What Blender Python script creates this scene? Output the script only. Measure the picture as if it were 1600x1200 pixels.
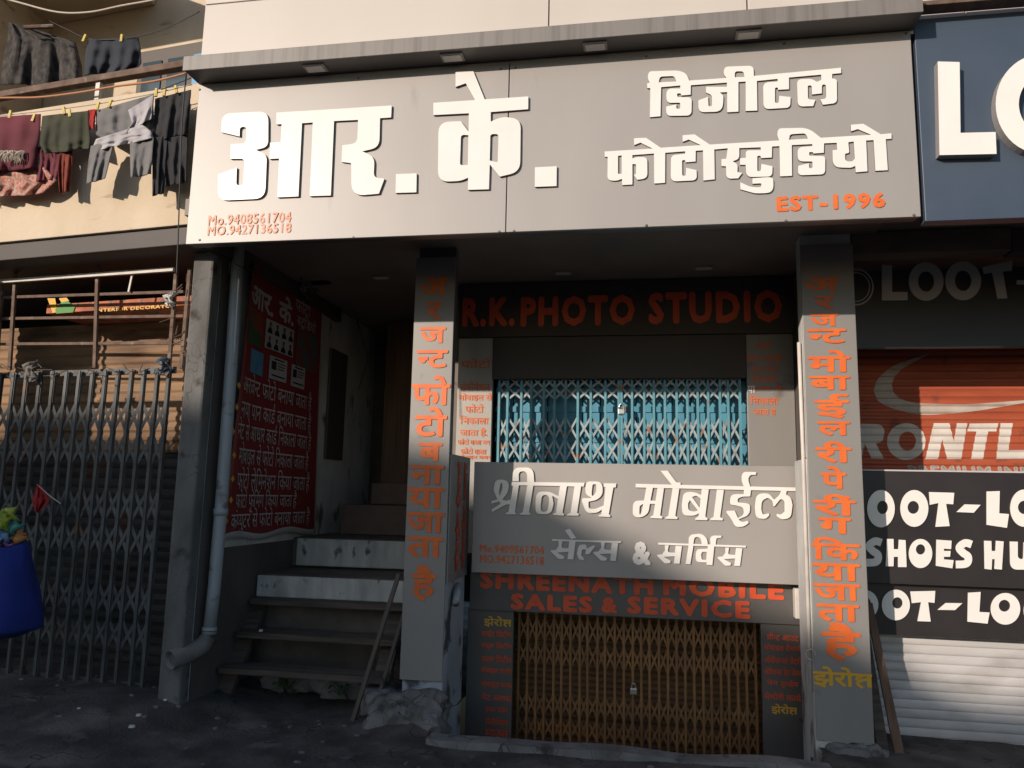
import bpy, bmesh, math, random
from mathutils import Vector, Matrix, noise, geometry
random.seed(7)
S = bpy.context.scene
for o in list(bpy.data.objects): bpy.data.objects.remove(o)
COL = S.collection
PI = math.pi

# ---------------------------------------------------------------- camera, world, sun, exposure
F = 1200.0                       # focal length in photo pixels (1600 wide)
def _axes(yaw, pitch, roll):
    cy, sy, cp, sp = math.cos(yaw), math.sin(yaw), math.cos(pitch), math.sin(pitch)
    f = Vector((-sy*cp, cy*cp, sp)); r = Vector((cy, sy, 0)); u = r.cross(f)
    c, s = math.cos(roll), math.sin(roll)
    return r*c + u*s, u*c - r*s, f
CR, CU, CF = _axes(math.radians(9.88), math.radians(8.27), math.radians(1.23))
CAM = Vector((0, -4.6, 1.6))
cd = bpy.data.cameras.new('camera'); co = bpy.data.objects.new('camera', cd); COL.objects.link(co)
cd.sensor_width = 36.0; cd.lens = F/1600*36; cd.clip_start = .05; cd.clip_end = 500
m = Matrix((CR, CU, -CF)).transposed().to_4x4(); m.translation = CAM; co.matrix_world = m
S.camera = co

SUN = Vector((-.72, -1.0, .36)).normalized()
EL = math.asin(SUN.z)
w = bpy.data.worlds.new('World'); S.world = w; w.use_nodes = True
nt = w.node_tree; bg = nt.nodes['Background']
sky = nt.nodes.new('ShaderNodeTexSky'); sky.sky_type = 'NISHITA'; sky.sun_disc = False
sky.sun_elevation = EL; sky.sun_rotation = math.atan2(SUN.x, SUN.y); sky.dust_density = .9; sky.ozone_density = 1.8
nt.links.new(sky.outputs[0], bg.inputs[0]); bg.inputs[1].default_value = .115
sd = bpy.data.lights.new('sun', 'SUN'); so = bpy.data.objects.new('sun', sd); COL.objects.link(so)
sd.energy = 3.9; sd.angle = math.radians(.55); sd.color = (1.0, .855, .725)
so.rotation_euler = (-SUN).to_track_quat('-Z', 'Y').to_euler(); so.location = (0, 0, 20)
S.view_settings.view_transform = 'Standard'; S.view_settings.look = 'None'
S.view_settings.gamma = 1; S.view_settings.exposure = .1
S.cycles.max_bounces = 8

# ---------------------------------------------------------------- measuring helpers (photo pixel -> point on a real plane)
def ray(px, py): return CF*F + CR*(px-800) - CU*(py-600)
def at(px, py, Y):
    d = ray(px, py); return CAM + d*((Y-CAM.y)/d.y)
def onx(px, py, X):
    d = ray(px, py); return CAM + d*((X-CAM.x)/d.x)
def onz(px, py, z):
    d = ray(px, py); return CAM + d*((z-CAM.z)/d.z)
LT, LY = .1228, .25              # the left building is turned 7 degrees
def atl(px, py, d):
    r = ray(px, py); return CAM + r*((LY + d - LT*3.1 - LT*CAM.x - CAM.y)/(r.y + LT*r.x))
def lpt(X, z, d): return Vector((X, LY + d - LT*(X+3.1), z))

# ---------------------------------------------------------------- materials
def mat(name, col, rough=.7, metal=0., col2=None, scale=3., detail=6., lo=.35, hi=.65, stretch=(1,1,1),
        bump=0., bscale=40., spots=None, spotscale=6., spotlo=.58, spothi=.68, spec=.5, spotstretch=(1,1,1)):
    M = bpy.data.materials.new(name); M.use_nodes = True
    N, L = M.node_tree.nodes, M.node_tree.links
    b = N['Principled BSDF']; b.inputs['Roughness'].default_value = rough; b.inputs['Metallic'].default_value = metal
    b.inputs['Specular IOR Level'].default_value = spec
    tc = N.new('ShaderNodeNewGeometry')
    def nz(sc, det, st):
        mp = N.new('ShaderNodeMapping'); mp.inputs['Scale'].default_value = st
        L.new(tc.outputs['Position'], mp.inputs[0])
        n = N.new('ShaderNodeTexNoise'); n.inputs['Scale'].default_value = sc; n.inputs['Detail'].default_value = det
        L.new(mp.outputs[0], n.inputs['Vector']); return n
    c = lambda v: (v[0], v[1], v[2], 1)
    out = None
    if col2:
        n = nz(scale, detail, stretch); r = N.new('ShaderNodeValToRGB')
        r.color_ramp.elements[0].position = lo; r.color_ramp.elements[1].position = hi
        r.color_ramp.elements[0].color = c(col); r.color_ramp.elements[1].color = c(col2)
        L.new(n.outputs['Fac'], r.inputs[0]); out = r.outputs[0]
    else: b.inputs['Base Color'].default_value = c(col)
    if spots:
        n = nz(spotscale, 8, spotstretch); r = N.new('ShaderNodeValToRGB')
        r.color_ramp.elements[0].position = spotlo; r.color_ramp.elements[1].position = spothi
        L.new(n.outputs['Fac'], r.inputs[0])
        x = N.new('ShaderNodeMix'); x.data_type = 'RGBA'
        L.new(r.outputs[0], x.inputs['Factor'])
        if out: L.new(out, x.inputs['A'])
        else: x.inputs['A'].default_value = c(col)
        x.inputs['B'].default_value = c(spots); out = x.outputs['Result']
    if out: L.new(out, b.inputs['Base Color'])
    if bump:
        n = nz(bscale, 6, stretch if bscale < 0 else (1,1,1)); bp = N.new('ShaderNodeBump')
        bp.inputs['Strength'].default_value = bump; bp.inputs['Distance'].default_value = .01
        L.new(n.outputs['Fac'], bp.inputs['Height']); L.new(bp.outputs[0], b.inputs['Normal'])
    return M
M = {}
M['sign'] = mat('grey_composite_panel', (.335,.315,.298), .46, .10, (.375,.355,.338), 1.6, 5, .3, .7, (1,1,.35), .03, 200, (.25,.23,.21), 7, .66, .85, spotstretch=(1,1,.25))
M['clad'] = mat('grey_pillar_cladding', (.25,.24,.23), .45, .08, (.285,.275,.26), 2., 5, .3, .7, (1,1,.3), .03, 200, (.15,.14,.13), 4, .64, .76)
M['dark_panel'] = mat('dark_grey_panel', (.10,.094,.09), .45, .1, (.125,.118,.112), 2., 5, .3, .7)
M['soffit'] = mat('brown_grey_soffit', (.27,.225,.195), .6, 0, (.20,.17,.15), 2., 5, .3, .7)
M['brown_black'] = mat('brown_black_panel', (.050,.040,.036), .6, 0, (.065,.052,.047), 2., 5, .3, .7)
M['canopy'] = mat('canopy_metal', (.22,.205,.19), .55, .1, (.15,.14,.13), 9., 6, .45, .75, (3,1,.12), .03, 90)
M['white_letter'] = mat('white_acrylic', (.86,.84,.80), .25, 0, (.8,.78,.74), 4, 4, .3, .8)
M['letter_edge'] = mat('letter_edge', (.16,.13,.12), .5)
M['orange'] = mat('orange_vinyl', (.80,.17,.03), .5, 0, (.7,.13,.025), 9, 5, .35, .7)
M['red_letter'] = mat('orange_red_letters', (.72,.10,.03), .5, 0, (.6,.075,.025), 6, 5, .35, .7)
M['pale_orange'] = mat('faded_orange_vinyl', (.80,.30,.17), .5)
M['yellow'] = mat('yellow_vinyl', (.72,.40,.03), .5)
M['cream'] = mat('cream_plaster', (.66,.55,.41), .9, 0, (.56,.45,.32), 2.2, 8, .35, .7, (1,1,.7), .35, 25, (.34,.26,.18), 6, .61, .74, spotstretch=(.5,1,2.0))
M['upper_clad'] = mat('off_white_cladding', (.60,.55,.50), .5, .0, (.55,.50,.45), .9, 4, .3, .7, (1,1,.5))
M['white_wall'] = mat('peeling_whitewash', (.60,.60,.58), .9, 0, (.45,.45,.44), 3, 8, .4, .65, (1,1,.6), .4, 30, (.13,.115,.10), 5, .60, .70, spotstretch=(1,1,.5))
M['blue_wash'] = mat('bluish_whitewash', (.46,.50,.53), .9, 0, (.32,.36,.40), 3, 8, .4, .65, (1,1,.6), .4, 30, (.08,.08,.085), 3.2, .56, .63)
M['pier'] = mat('weathered_grey_concrete', (.17,.17,.162), .95, 0, (.095,.092,.087), 5, 8, .35, .7, (1,1,.5), .5, 30, (.05,.045,.04), 4, .60, .68)
M['plaster_dim'] = mat('brownish_plaster', (.26,.22,.19), .9, 0, (.18,.15,.13), 3, 8, .4, .7, (1,1,.6), .3, 25)
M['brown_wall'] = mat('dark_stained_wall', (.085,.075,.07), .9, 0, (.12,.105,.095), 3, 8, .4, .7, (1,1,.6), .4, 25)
M['concrete'] = mat('rough_concrete', (.22,.21,.20), .95, 0, (.12,.11,.105), 5, 9, .35, .65, (1,1,1), .7, 22, (.05,.047,.045), 7, .58, .68)
M['ground'] = mat('dirty_asphalt', (.105,.09,.08), .95, 0, (.048,.041,.037), 3.5, 12, .38, .62, (1,1,1), 1.0, 45, (.15,.13,.115), 2.6, .56, .66)
M['step_white'] = mat('whitewashed_riser', (.56,.56,.53), .9, 0, (.34,.34,.32), 6, 9, .35, .7, (1.6,1,.35), .4, 30, (.12,.105,.09), 13, .60, .70, spotstretch=(1,1,.6))
M['step_top'] = mat('worn_step_top', (.13,.11,.095), .85, 0, (.08,.068,.06), 5, 8, .35, .65, (1,1,1), .3, 40)
M['wood'] = mat('old_grey_wood', (.06,.047,.038), .9, 0, (.125,.10,.08), 14, 6, .35, .7, (.15,2,2), .3, 40)
M['wood_warm'] = mat('brown_plank', (.17,.10,.065), .8, 0, (.10,.06,.04), 14, 6, .35, .7, (3,3,.12), .2, 40)
M['brown_tile'] = mat('brown_stone_step', (.12,.08,.062), .6, 0, (.085,.058,.046), 8, 6, .35, .7)
M['rust'] = mat('rusty_steel', (.19,.125,.09), .8, .2, (.10,.065,.05), 12, 7, .35, .7, (1,1,1), .3, 60, (.26,.21,.17), 9, .6, .7)
M['gate_grey'] = mat('grey_green_gate_paint', (.105,.112,.112), .65, .2, (.06,.056,.052), 14, 7, .45, .7, (1,1,.4), .2, 80, (.17,.09,.05), 9, .62, .72)
M['gate_blue'] = mat('turquoise_gate_paint', (.12,.34,.42), .5, .1, (.09,.27,.35), 9, 6, .35, .7, (1,1,.5), .1, 60, (.32,.15,.08), 10, .62, .7)
M['gate_lattice'] = mat('worn_pale_lattice', (.36,.42,.43), .55, .15, (.28,.35,.37), 9, 6, .35, .7, (1,1,1), .1, 60, (.30,.16,.10), 10, .55, .64)
M['blue_board'] = mat('blue_boards', (.08,.30,.42), .55, 0, (.06,.24,.35), 7, 6, .35, .7, (1,1,.3), .1, 60, (.25,.14,.08), 12, .66, .74)
M['gate_brown'] = mat('brown_gate_paint', (.30,.15,.05), .55, .1, (.20,.095,.035), 10, 6, .35, .7, (1,1,.4), .1, 60)
M['shut_brown'] = mat('brown_shutter', (.22,.125,.055), .6, .1, (.16,.085,.04), 5, 6, .35, .7, (.4,1,2))
M['shut_wood'] = mat('ochre_shutter', (.33,.20,.11), .8, .05, (.18,.115,.07), 4, 7, .35, .7, (.35,1,3), .1, 60, (.13,.07,.04), 2.6, .52, .66, spotstretch=(.5,1,2))
M['shut_red'] = mat('red_shutter', (.45,.10,.045), .55, .1, (.36,.075,.035), 5, 6, .35, .7, (.4,1,2), 0, 1, (.22,.06,.035), 6, .63, .72)
M['shut_grey'] = mat('galvanised_shutter', (.60,.58,.57), .5, .1, (.50,.485,.475), 4, 6, .35, .7, (.3,1,3), 0, 1, (.30,.28,.26), 4, .50, .80, spotstretch=(.5,1,1.2))
M['white_paint'] = mat('white_paint', (.70,.66,.61), .6, 0, (.58,.53,.48), 8, 6, .35, .7)
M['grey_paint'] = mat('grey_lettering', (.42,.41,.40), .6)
M['blue_fascia'] = mat('blue_grey_panel', (.055,.08,.118), .45, .1, (.07,.095,.135), 2, 5, .3, .7)
M['black_board'] = mat('black_board', (.022,.018,.02), .4, 0, (.032,.027,.028), 3, 5, .3, .7)
M['beam'] = mat('brown_beam', (.20,.16,.125), .85, 0, (.12,.095,.075), 6, 8, .35, .7, (.3,1,1), .3, 40)
M['pvc'] = mat('grey_pvc', (.35,.39,.42), .45, 0, (.27,.30,.32), 6, 6, .35, .7, (1,1,.3), 0, 1, (.15,.14,.13), 7, .6, .7)
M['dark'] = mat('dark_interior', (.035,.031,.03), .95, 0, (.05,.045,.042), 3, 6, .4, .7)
M['steel'] = mat('padlock_steel', (.6,.58,.55), .3, .9)
M['lamp'] = mat('lamp_diffuser', (.6,.58,.55), .4)
M['lamp_frame'] = mat('lamp_frame', (.3,.28,.27), .5)
M['maroon'] = mat('maroon_banner', (.26,.03,.032), .45, 0, (.20,.024,.027), 2, 5, .3, .7)
M['flex_white'] = mat('banner_border', (.5,.5,.5), .6)
M['banner_text'] = mat('banner_white_print', (.46,.44,.43), .6)
M['wire'] = mat('black_wire', (.03,.028,.027), .6)
M['cable_orange'] = mat('orange_cable', (.45,.20,.09), .6)
M['rope'] = mat('pale_rope', (.5,.44,.36), .9)
M['peg'] = mat('yellow_peg', (.55,.42,.06), .5)
M['glass'] = mat('window_glass', (.06,.09,.11), .08, 0, spec=.9)
M['blue_glass'] = mat('blue_pane', (.16,.38,.60), .2)
M['frame_dark'] = mat('dark_window_frame', (.08,.065,.055), .6)
M['leaf'] = mat('weed_leaf', (.05,.11,.03), .7)
M['paper'] = mat('litter_paper', (.6,.58,.55), .8)
M['brick_far'] = mat('far_plaster', (.30,.26,.22), .9, 0, (.24,.21,.18), 1, 6, .35, .65)
def cloth(name, c, c2, sc=3): return mat(name, c, .95, 0, c2, sc, 3, .3, .7, (1,1,1), .35, 300)

def cracks(M_, scale, width, col):
    N, L = M_.node_tree.nodes, M_.node_tree.links; b = N['Principled BSDF']
    old = b.inputs['Base Color'].links[0].from_socket
    g = N.new('ShaderNodeNewGeometry'); n = N.new('ShaderNodeTexNoise'); n.inputs['Scale'].default_value = 3; L.new(g.outputs['Position'], n.inputs['Vector'])
    a = N.new('ShaderNodeMix'); a.data_type = 'VECTOR'; a.inputs['Factor'].default_value = .55
    L.new(g.outputs['Position'], a.inputs['A']); L.new(n.outputs['Color'], a.inputs['B'])
    v = N.new('ShaderNodeTexVoronoi'); v.feature = 'DISTANCE_TO_EDGE'; v.inputs['Scale'].default_value = scale; L.new(a.outputs['Result'], v.inputs['Vector'])
    r = N.new('ShaderNodeValToRGB'); r.color_ramp.elements[0].position = width*.4; r.color_ramp.elements[1].position = width
    L.new(v.outputs['Distance'], r.inputs[0])
    x = N.new('ShaderNodeMix'); x.data_type = 'RGBA'; L.new(r.outputs[0], x.inputs['Factor']); x.inputs['A'].default_value = (*col, 1)
    L.new(old, x.inputs['B']); L.new(x.outputs['Result'], b.inputs['Base Color'])
cracks(M['ground'], 2.6, .010, (.030,.028,.028)); cracks(M['concrete'], 5., .010, (.06,.057,.055)); cracks(M['pier'], 3.0, .005, (.05,.048,.045))
# ---------------------------------------------------------------- object helpers
def tag(o, label=None, cat=None, group=None, kind=None):
    if label: o['label'] = label
    if cat: o['category'] = cat
    if group: o['group'] = group
    if kind: o['kind'] = kind
    return o
def empty(name, loc, label, cat, group=None):
    o = bpy.data.objects.new(name, None); COL.objects.link(o); o.location = loc; o.empty_display_size = .1
    return tag(o, label, cat, group)
def wloc(p):
    v = Vector((0,0,0))
    while p: v += p.location; p = p.parent
    return v
def obj(name, bm, mt, parent=None, smooth=False):
    """links a bmesh (or Mesh) given in WORLD coordinates"""
    if isinstance(bm, bmesh.types.BMesh):
        me = bpy.data.meshes.new(name); bm.normal_update(); bm.to_mesh(me); bm.free()
    else: me = bm; me.name = name
    if not me.materials:
        for x in (mt if isinstance(mt, (list, tuple)) else [mt]): me.materials.append(x)
    o = bpy.data.objects.new(name, me); COL.objects.link(o)
    xs = [v.co.x for v in me.vertices]; ys = [v.co.y for v in me.vertices]; zs = [v.co.z for v in me.vertices]
    org = Vector(((min(xs)+max(xs))/2, (min(ys)+max(ys))/2, min(zs)))
    me.transform(Matrix.Translation(-org))
    if parent: o.parent = parent; o.location = org - wloc(parent)
    else: o.location = org
    for p in me.polygons: p.use_smooth = smooth
    return o
def B(): return bmesh.new()
def box(bm, x0, x1, y0, y1, z0, z1, mi=0):
    vs = [bm.verts.new((x, y, z)) for x in (x0, x1) for y in (y0, y1) for z in (z0, z1)]
    for f in ((0,1,3,2),(4,6,7,5),(0,4,5,1),(2,3,7,6),(0,2,6,4),(1,5,7,3)):
        bm.faces.new([vs[i] for i in f]).material_index = mi
    return vs
def bbox(x0, x1, y0, y1, z0, z1, bev=.004):
    bm = B(); box(bm, x0, x1, y0, y1, z0, z1)
    if bev: bmesh.ops.bevel(bm, geom=bm.edges[:], offset=bev, segments=2, profile=.5, affect='EDGES')
    return bm
def bar(bm, a, b, wx, wy, up=None):
    a, b = Vector(a), Vector(b); d = (b-a).normalized()
    up = Vector(up) if up else (Vector((0,1,0)) if abs(d.y) < .9 else Vector((0,0,1)))
    s = d.cross(up).normalized(); t = s.cross(d).normalized()
    vs = []
    for p in (a, b):
        for i, j in ((-1,-1),(1,-1),(1,1),(-1,1)): vs.append(bm.verts.new(p + s*(i*wx/2) + t*(j*wy/2)))
    for f in ((3,2,1,0),(4,5,6,7),(0,1,5,4),(1,2,6,5),(2,3,7,6),(3,0,4,7)): bm.faces.new([vs[i] for i in f])
def tube(bm, pts, r, n=8, cap=True):
    pts = [Vector(p) for p in pts]; rings = []
    for i, p in enumerate(pts):
        d = (pts[min(i+1, len(pts)-1)] - pts[max(i-1, 0)]).normalized()
        up = Vector((0,0,1)) if abs(d.z) < .9 else Vector((0,1,0))
        s = d.cross(up).normalized(); t = s.cross(d)
        rr = r[i] if isinstance(r, (list, tuple)) else r
        rings.append([bm.verts.new(p + s*(math.cos(2*PI*k/n)*rr) + t*(math.sin(2*PI*k/n)*rr)) for k in range(n)])
    for a, b in zip(rings, rings[1:]):
        for k in range(n): bm.faces.new((a[k], a[(k+1)%n], b[(k+1)%n], b[k]))
    if cap: bm.faces.new(rings[0][::-1]); bm.faces.new(rings[-1])
def sag(a, b, drop, n=14, jit=0):
    a, b = Vector(a), Vector(b)
    return [a.lerp(b, i/n) + Vector((0, jit*random.uniform(-1,1), -drop*4*(i/n)*(1-i/n) + jit*random.uniform(-1,1))) for i in range(n+1)]
def hexa(bm, c8):
    vs = [bm.verts.new(c) for c in c8]      # 0-3 front (bl, br, tr, tl), 4-7 back
    for f in ((0,1,2,3),(7,6,5,4),(1,5,6,2),(4,0,3,7),(3,2,6,7),(4,5,1,0)): bm.faces.new([vs[i] for i in f])

# ---------------------------------------------------------------- lettering
def fillet(loop):
    """corner list (x, y[, r]) -> points, corners rounded with radius r"""
    n = len(loop); out = []
    for i, c in enumerate(loop):
        p = Vector(c[:2])
        if len(c) < 3: out.append(p); continue
        a, b = Vector(loop[i-1][:2]), Vector(loop[(i+1) % n][:2])
        r = min(c[2], (a-p).length*.5, (b-p).length*.5)
        s, e = p + (a-p).normalized()*r, p + (b-p).normalized()*r
        for k in range(7):
            t = k/6; out.append(s*(1-t)**2 + p*(2*t*(1-t)) + e*t*t)
    return out
def ell(cx, cy, rx, ry, n=32, tilt=0):
    c, s = math.cos(tilt), math.sin(tilt)
    return [Vector((cx + rx*math.cos(2*PI*k/n)*c - ry*math.sin(2*PI*k/n)*s, cy + rx*math.cos(2*PI*k/n)*s + ry*math.sin(2*PI*k/n)*c)) for k in range(n)]
def stroke(pts, wd):
    """polyline with width -> closed loop"""
    P = [Vector(p) for p in pts]; L, R = [], []
    for i, p in enumerate(P):
        d = (P[min(i+1, len(P)-1)] - P[max(i-1, 0)]).normalized(); nrm = Vector((-d.y, d.x))*wd/2
        L.append(p+nrm); R.append(p-nrm)
    return L + R[::-1]
def fill2d(loops, extrude=0., bev=0.):
    """filled 2D loops (even-odd) -> Mesh in the XY plane, extruded +-extrude/2"""
    c = bpy.data.curves.new('c', 'CURVE'); c.dimensions = '2D'; c.fill_mode = 'BOTH' if extrude else 'FRONT'
    c.extrude = extrude/2
    for lp in loops:
        s = c.splines.new('POLY'); s.points.add(len(lp)-1); s.use_cyclic_u = True
        for q, p in zip(s.points, lp): q.co = (p[0], p[1], 0, 1)
    o = bpy.data.objects.new('c', c)
    me = bpy.data.meshes.new_from_object(o); bpy.data.objects.remove(o); bpy.data.curves.remove(c); return me
def letters(name, shapes, tf, Y, depth, mt, edge, parent):
    """shapes = list of [outer, holes...] in zoom pixels; tf(x, y) -> photo pixel; raised letters on plane Y"""
    bm = B(); h = 0.
    for k, sh in enumerate(shapes):
        loops = []
        for lp in sh:
            pts = fillet(lp) if not isinstance(lp[0], Vector) else lp
            W = [at(*tf(p[0], p[1]), Y - depth) for p in pts]
            loops.append([(v.x, v.z) for v in W])
        me = fill2d(loops, depth)
        e = (k % 5)*.0005
        me.transform(Matrix(((1,0,0,0),(0,0,-1,Y - depth/2 - .002 - e),(0,1,0,0),(0,0,0,1))))
        t = B(); t.from_mesh(me); bpy.data.meshes.remove(me)
        t.normal_update()
        for f in t.faces: f.material_index = 0 if abs(f.normal.y) > .9 else 1
        m2 = bpy.data.meshes.new('t'); t.to_mesh(m2); t.free(); bm.from_mesh(m2); bpy.data.meshes.remove(m2)
    o = obj(name, bm, [mt, edge], parent)
    return o

_gc = {}
HALF = '\u094d'
def raw(ch, bold):
    k = (ch, bold)
    if k not in _gc:
        def mk(s):
            c = bpy.data.curves.new('t', 'FONT'); c.body = s; c.resolution_u = 2; c.fill_mode = 'FRONT'
            o = bpy.data.objects.new('t', c); me = bpy.data.meshes.new_from_object(o)
            bpy.data.objects.remove(o); bpy.data.curves.remove(c); return me
        me = mk(ch); ref = mk(ch + '\u0964'); bar_ = mk('\u0964')
        adv = max(v.co.x for v in ref.vertices) - max(v.co.x for v in bar_.vertices) if len(ref.vertices) else .4
        if len(ch) == 1 and ord(ch) < 128: adv += 1.7*bold
        bpy.data.meshes.remove(ref); bpy.data.meshes.remove(bar_)
        b = B(); n = 0 if bold < .006 else (4 if bold < .026 else 8)      # bolder: shifted layers, each a hair above the last
        for q in range(max(n, 1)):
            c = me.copy()
            if n: c.transform(Matrix.Translation((bold*math.cos(2*PI*q/n+PI/4), bold*math.sin(2*PI*q/n+PI/4), .003*q)))
            b.from_mesh(c); bpy.data.meshes.remove(c)
        bpy.data.meshes.remove(me); _gc[k] = (b, adv)
    return _gc[k]
CONS = set(chr(c) for c in range(0x915, 0x93a))
MARKS = set('\u0947\u0948\u0902\u0941\u0942\u0945')
def word_mesh(text, bold):
    """shapes a Hindi (or Latin) string glyph by glyph -> flat bmesh in em units"""
    bm = B(); pen = 0.; k = 0; n = [0]
    def put(b, dx, clip=None):
        c = b.copy()
        if clip is not None:
            bmesh.ops.bisect_plane(c, geom=c.verts[:]+c.edges[:]+c.faces[:], plane_co=(clip,0,0), plane_no=(1,0,0), clear_outer=True)
        n[0] += 1
        bmesh.ops.translate(c, verts=c.verts[:], vec=(dx, 0, .03*(n[0] % 3)))
        me = bpy.data.meshes.new('g'); c.to_mesh(me); c.free(); bm.from_mesh(me); bpy.data.meshes.remove(me)
    def poly(loop, dx):
        n[0] += 1
        bm.faces.new([bm.verts.new((p[0]+dx, p[1], .03*(n[0] % 3) + .001*(n[0] % 7))) for p in loop])
    def strokes(pts, wd, dx):
        for a, b in zip(pts, pts[1:]):
            poly(stroke([a, b], wd), dx)
    wd = .075 + 2*bold
    N = len(text)
    while k < N:
        ch = text[k]
        if ch == ' ': pen += .26; k += 1; continue
        if ch not in CONS:
            b, adv = raw(ch, bold); put(b, pen); pen += adv; k += 1; continue
        # consonant cluster
        j = k; cl = [text[j]]
        while j+2 < N+0 and text[j+1] == HALF and text[j+2] in CONS: cl.append(text[j+2]); j += 2
        j += 1; signs = ''
        while j < N and not (text[j] in CONS or text[j] == ' ' or ord(text[j]) < 0x900 or 0x905 <= ord(text[j]) <= 0x914): signs += text[j]; j += 1
        reph = False
        if len(cl) > 1 and cl[0] == '\u0930': reph = True; cl = cl[1:]
        rakar = False
        if len(cl) > 1 and cl[-1] == '\u0930': rakar = True; cl = cl[:-1]
        if '\u093f' in signs: b, adv = raw('\u093f', bold); put(b, pen); pen += min(adv, .30)
        if cl == ['\u0915', '\u0937']:          # the ksha ligature, drawn
            strokes([(.02,.585),(.66,.585)], wd, pen); strokes([(.56,.6),(.56,0)], wd+.02, pen)
            strokes([(.30,.585),(.30,.50),(.20,.47),(.11,.42),(.13,.31),(.24,.29),(.36,.36),(.56,.37)], wd, pen)
            strokes([(.24,.29),(.15,.22),(.12,.13),(.22,.06),(.32,-.03)], wd, pen); pen += .64
        else:
            for q in cl[:-1]:
                b, adv = raw(q, bold); c = adv - .235 - bold
                put(b, pen, max(c, .2)); pen += max(c, .2)
            b, adv = raw(cl[-1], bold); put(b, pen)
            if rakar: strokes([(.34,.24),(.06,.02)] if cl[-1] in '\u092a\u0936' else [(adv*.55,-.02),(adv*.30,-.16),(adv*.8,-.22)], wd, pen)
            pen += adv
        for s in signs:
            if s == '\u093f': continue
            b, adv = raw(s, bold); put(b, pen); pen += adv if s not in MARKS else 0
        if reph: strokes([(-.17,.60),(-.24,.72),(-.20,.82),(-.10,.86)], wd, pen)
        k = j
    return bm
def text(name, s, quad, mt, parent, bold=.012, lift=.003, keep=False, rot=False, drape=None):
    """fits a string into quad = (bottom-left, bottom-right, top-left) world points; letters lie 'lift' in front"""
    bm = word_mesh(s, bold)
    xs = [v.co.x for v in bm.verts]; ys = [v.co.y for v in bm.verts]
    x0, x1, y0, y1 = min(xs), max(xs), min(ys), max(ys)
    bl, br, tl = quad; U, V = br-bl, tl-bl; nrm = U.cross(V).normalized()
    if keep:  # keep proportions: width follows height
        U = U.normalized()*min(U.length, V.length*(x1-x0)/(y1-y0)*keep)
    for v in bm.verts:
        p = bl + U*((v.co.x-x0)/(x1-x0)) + V*((v.co.y-y0)/(y1-y0)) + nrm*(lift + v.co.z*.04)
        v.co = p
    if drape: drape(bm)
    return obj(name, bm, mt, parent)
def quad(x0, y0, x1, y1, Y):
    """a vertical upright text box on plane Y; y0, y1 are its top and bottom measured at its middle column"""
    xc, yc = (x0+x1)/2, (y0+y1)/2
    l, r, t, b = at(x0, yc, Y).x, at(x1, yc, Y).x, at(xc, y0, Y).z, at(xc, y1, Y).z
    return Vector((l, Y, b)), Vector((r, Y, b)), Vector((l, Y, t))
def T(ox, oy, sc): return lambda x, y: (ox + x/sc, oy + y/sc)
def shift(lp, dx, dy): return [(c[0]+dx, c[1]+dy) + tuple(c[2:]) for c in lp]
# ================================================================ SETTING
SOF = 3.5                          # soffit height
PITX0, PITX1, PITY = -1.42, 1.12, .56
def gz(x, y):
    z = .03*noise.noise((x*.5, y*.5, 0)) + .012*noise.noise((x*2.3, y*2.3, 3)) + .006*noise.noise((x*7, y*7, 5))
    if abs(x) > 12 or y < -9 or y > 6: return z*.4
    t = max(0, min(1, (-x-2.6)/1.0))*max(0, min(1, (y+.6)/1.0)); z += .17*t*t*(3-2*t)
    t2 = max(0, 1-math.hypot((x+1.55)/.55, (y-.95)/.5)); z += .10*t2
    return z
def ground():
    bm = B()
    def axis(a, b, f0, f1, fine):
        v = [a]; x = a
        while x < b:
            st = fine if f0 <= x < f1 else 2.5
            x = min(b, x+st); v.append(x)
        return v
    xs = axis(-60, 60, -6, 4, .09); ys = axis(-60, 40, -2, 2.5, .09)
    xs = sorted(set(xs + [PITX0, PITX1])); ys = sorted(set(ys + [PITY]))
    V = {}
    def vv(i, j):
        if (i, j) not in V: V[i, j] = bm.verts.new((xs[i], ys[j], gz(xs[i], ys[j])))
        return V[i, j]
    for i in range(len(xs)-1):
        for j in range(len(ys)-1):
            cx, cy = (xs[i]+xs[i+1])/2, (ys[j]+ys[j+1])/2
            if PITX0 < cx < PITX1 and PITY < cy < 4: continue
            bm.faces.new((vv(i,j), vv(i+1,j), vv(i+1,j+1), vv(i,j+1)))
    return bm
tag(obj('ground', ground(), M['ground'], smooth=True), kind='structure')
bm = B(); box(bm, PITX0, PITX1, PITY, 4.0, -.75, -.62); tag(obj('sunken_floor', bm, M['concrete']), kind='structure')
# kerb on the near edge of the sunken shop front
bm = B()
n = 34
for i in range(n):
    x0 = PITX0+.02 + (PITX1-PITX0-.04)*i/n; x1 = PITX0+.02 + (PITX1-PITX0-.04)*(i+1)/n
    z0 = .035+.02*noise.noise((x0*2, 0, 9)); z1 = .035+.02*noise.noise((x1*2, 0, 9)); y0 = PITY-.10+.03*noise.noise((x0*3, 4, 9)); y1 = PITY-.10+.03*noise.noise((x1*3, 4, 9))
    hexa(bm, [(x0,y0,-.1),(x1,y1,-.1),(x1,y1+.02,z1),(x0,y0+.02,z0),(x0,PITY+.06,-.62),(x1,PITY+.06,-.62),(x1,PITY+.06,z1),(x0,PITY+.06,z0)])
bmesh.ops.remove_doubles(bm, verts=bm.verts[:], dist=.0005)
tag(obj('kerb', bm, M['concrete']), kind='structure')

# ---------------------------------------------------------------- main building
bld = empty('shop_building', (-.7, 2.5, 0), 'shop building with whitewashed stair walls, two pillars and off white cladding above the studio sign', 'building')
WX = -3.18
bm = B(); box(bm, -3.18, 1.62, .10, 5.0, SOF, SOF+.12); obj('soffit', bm, M['soffit'], bld)
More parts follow.
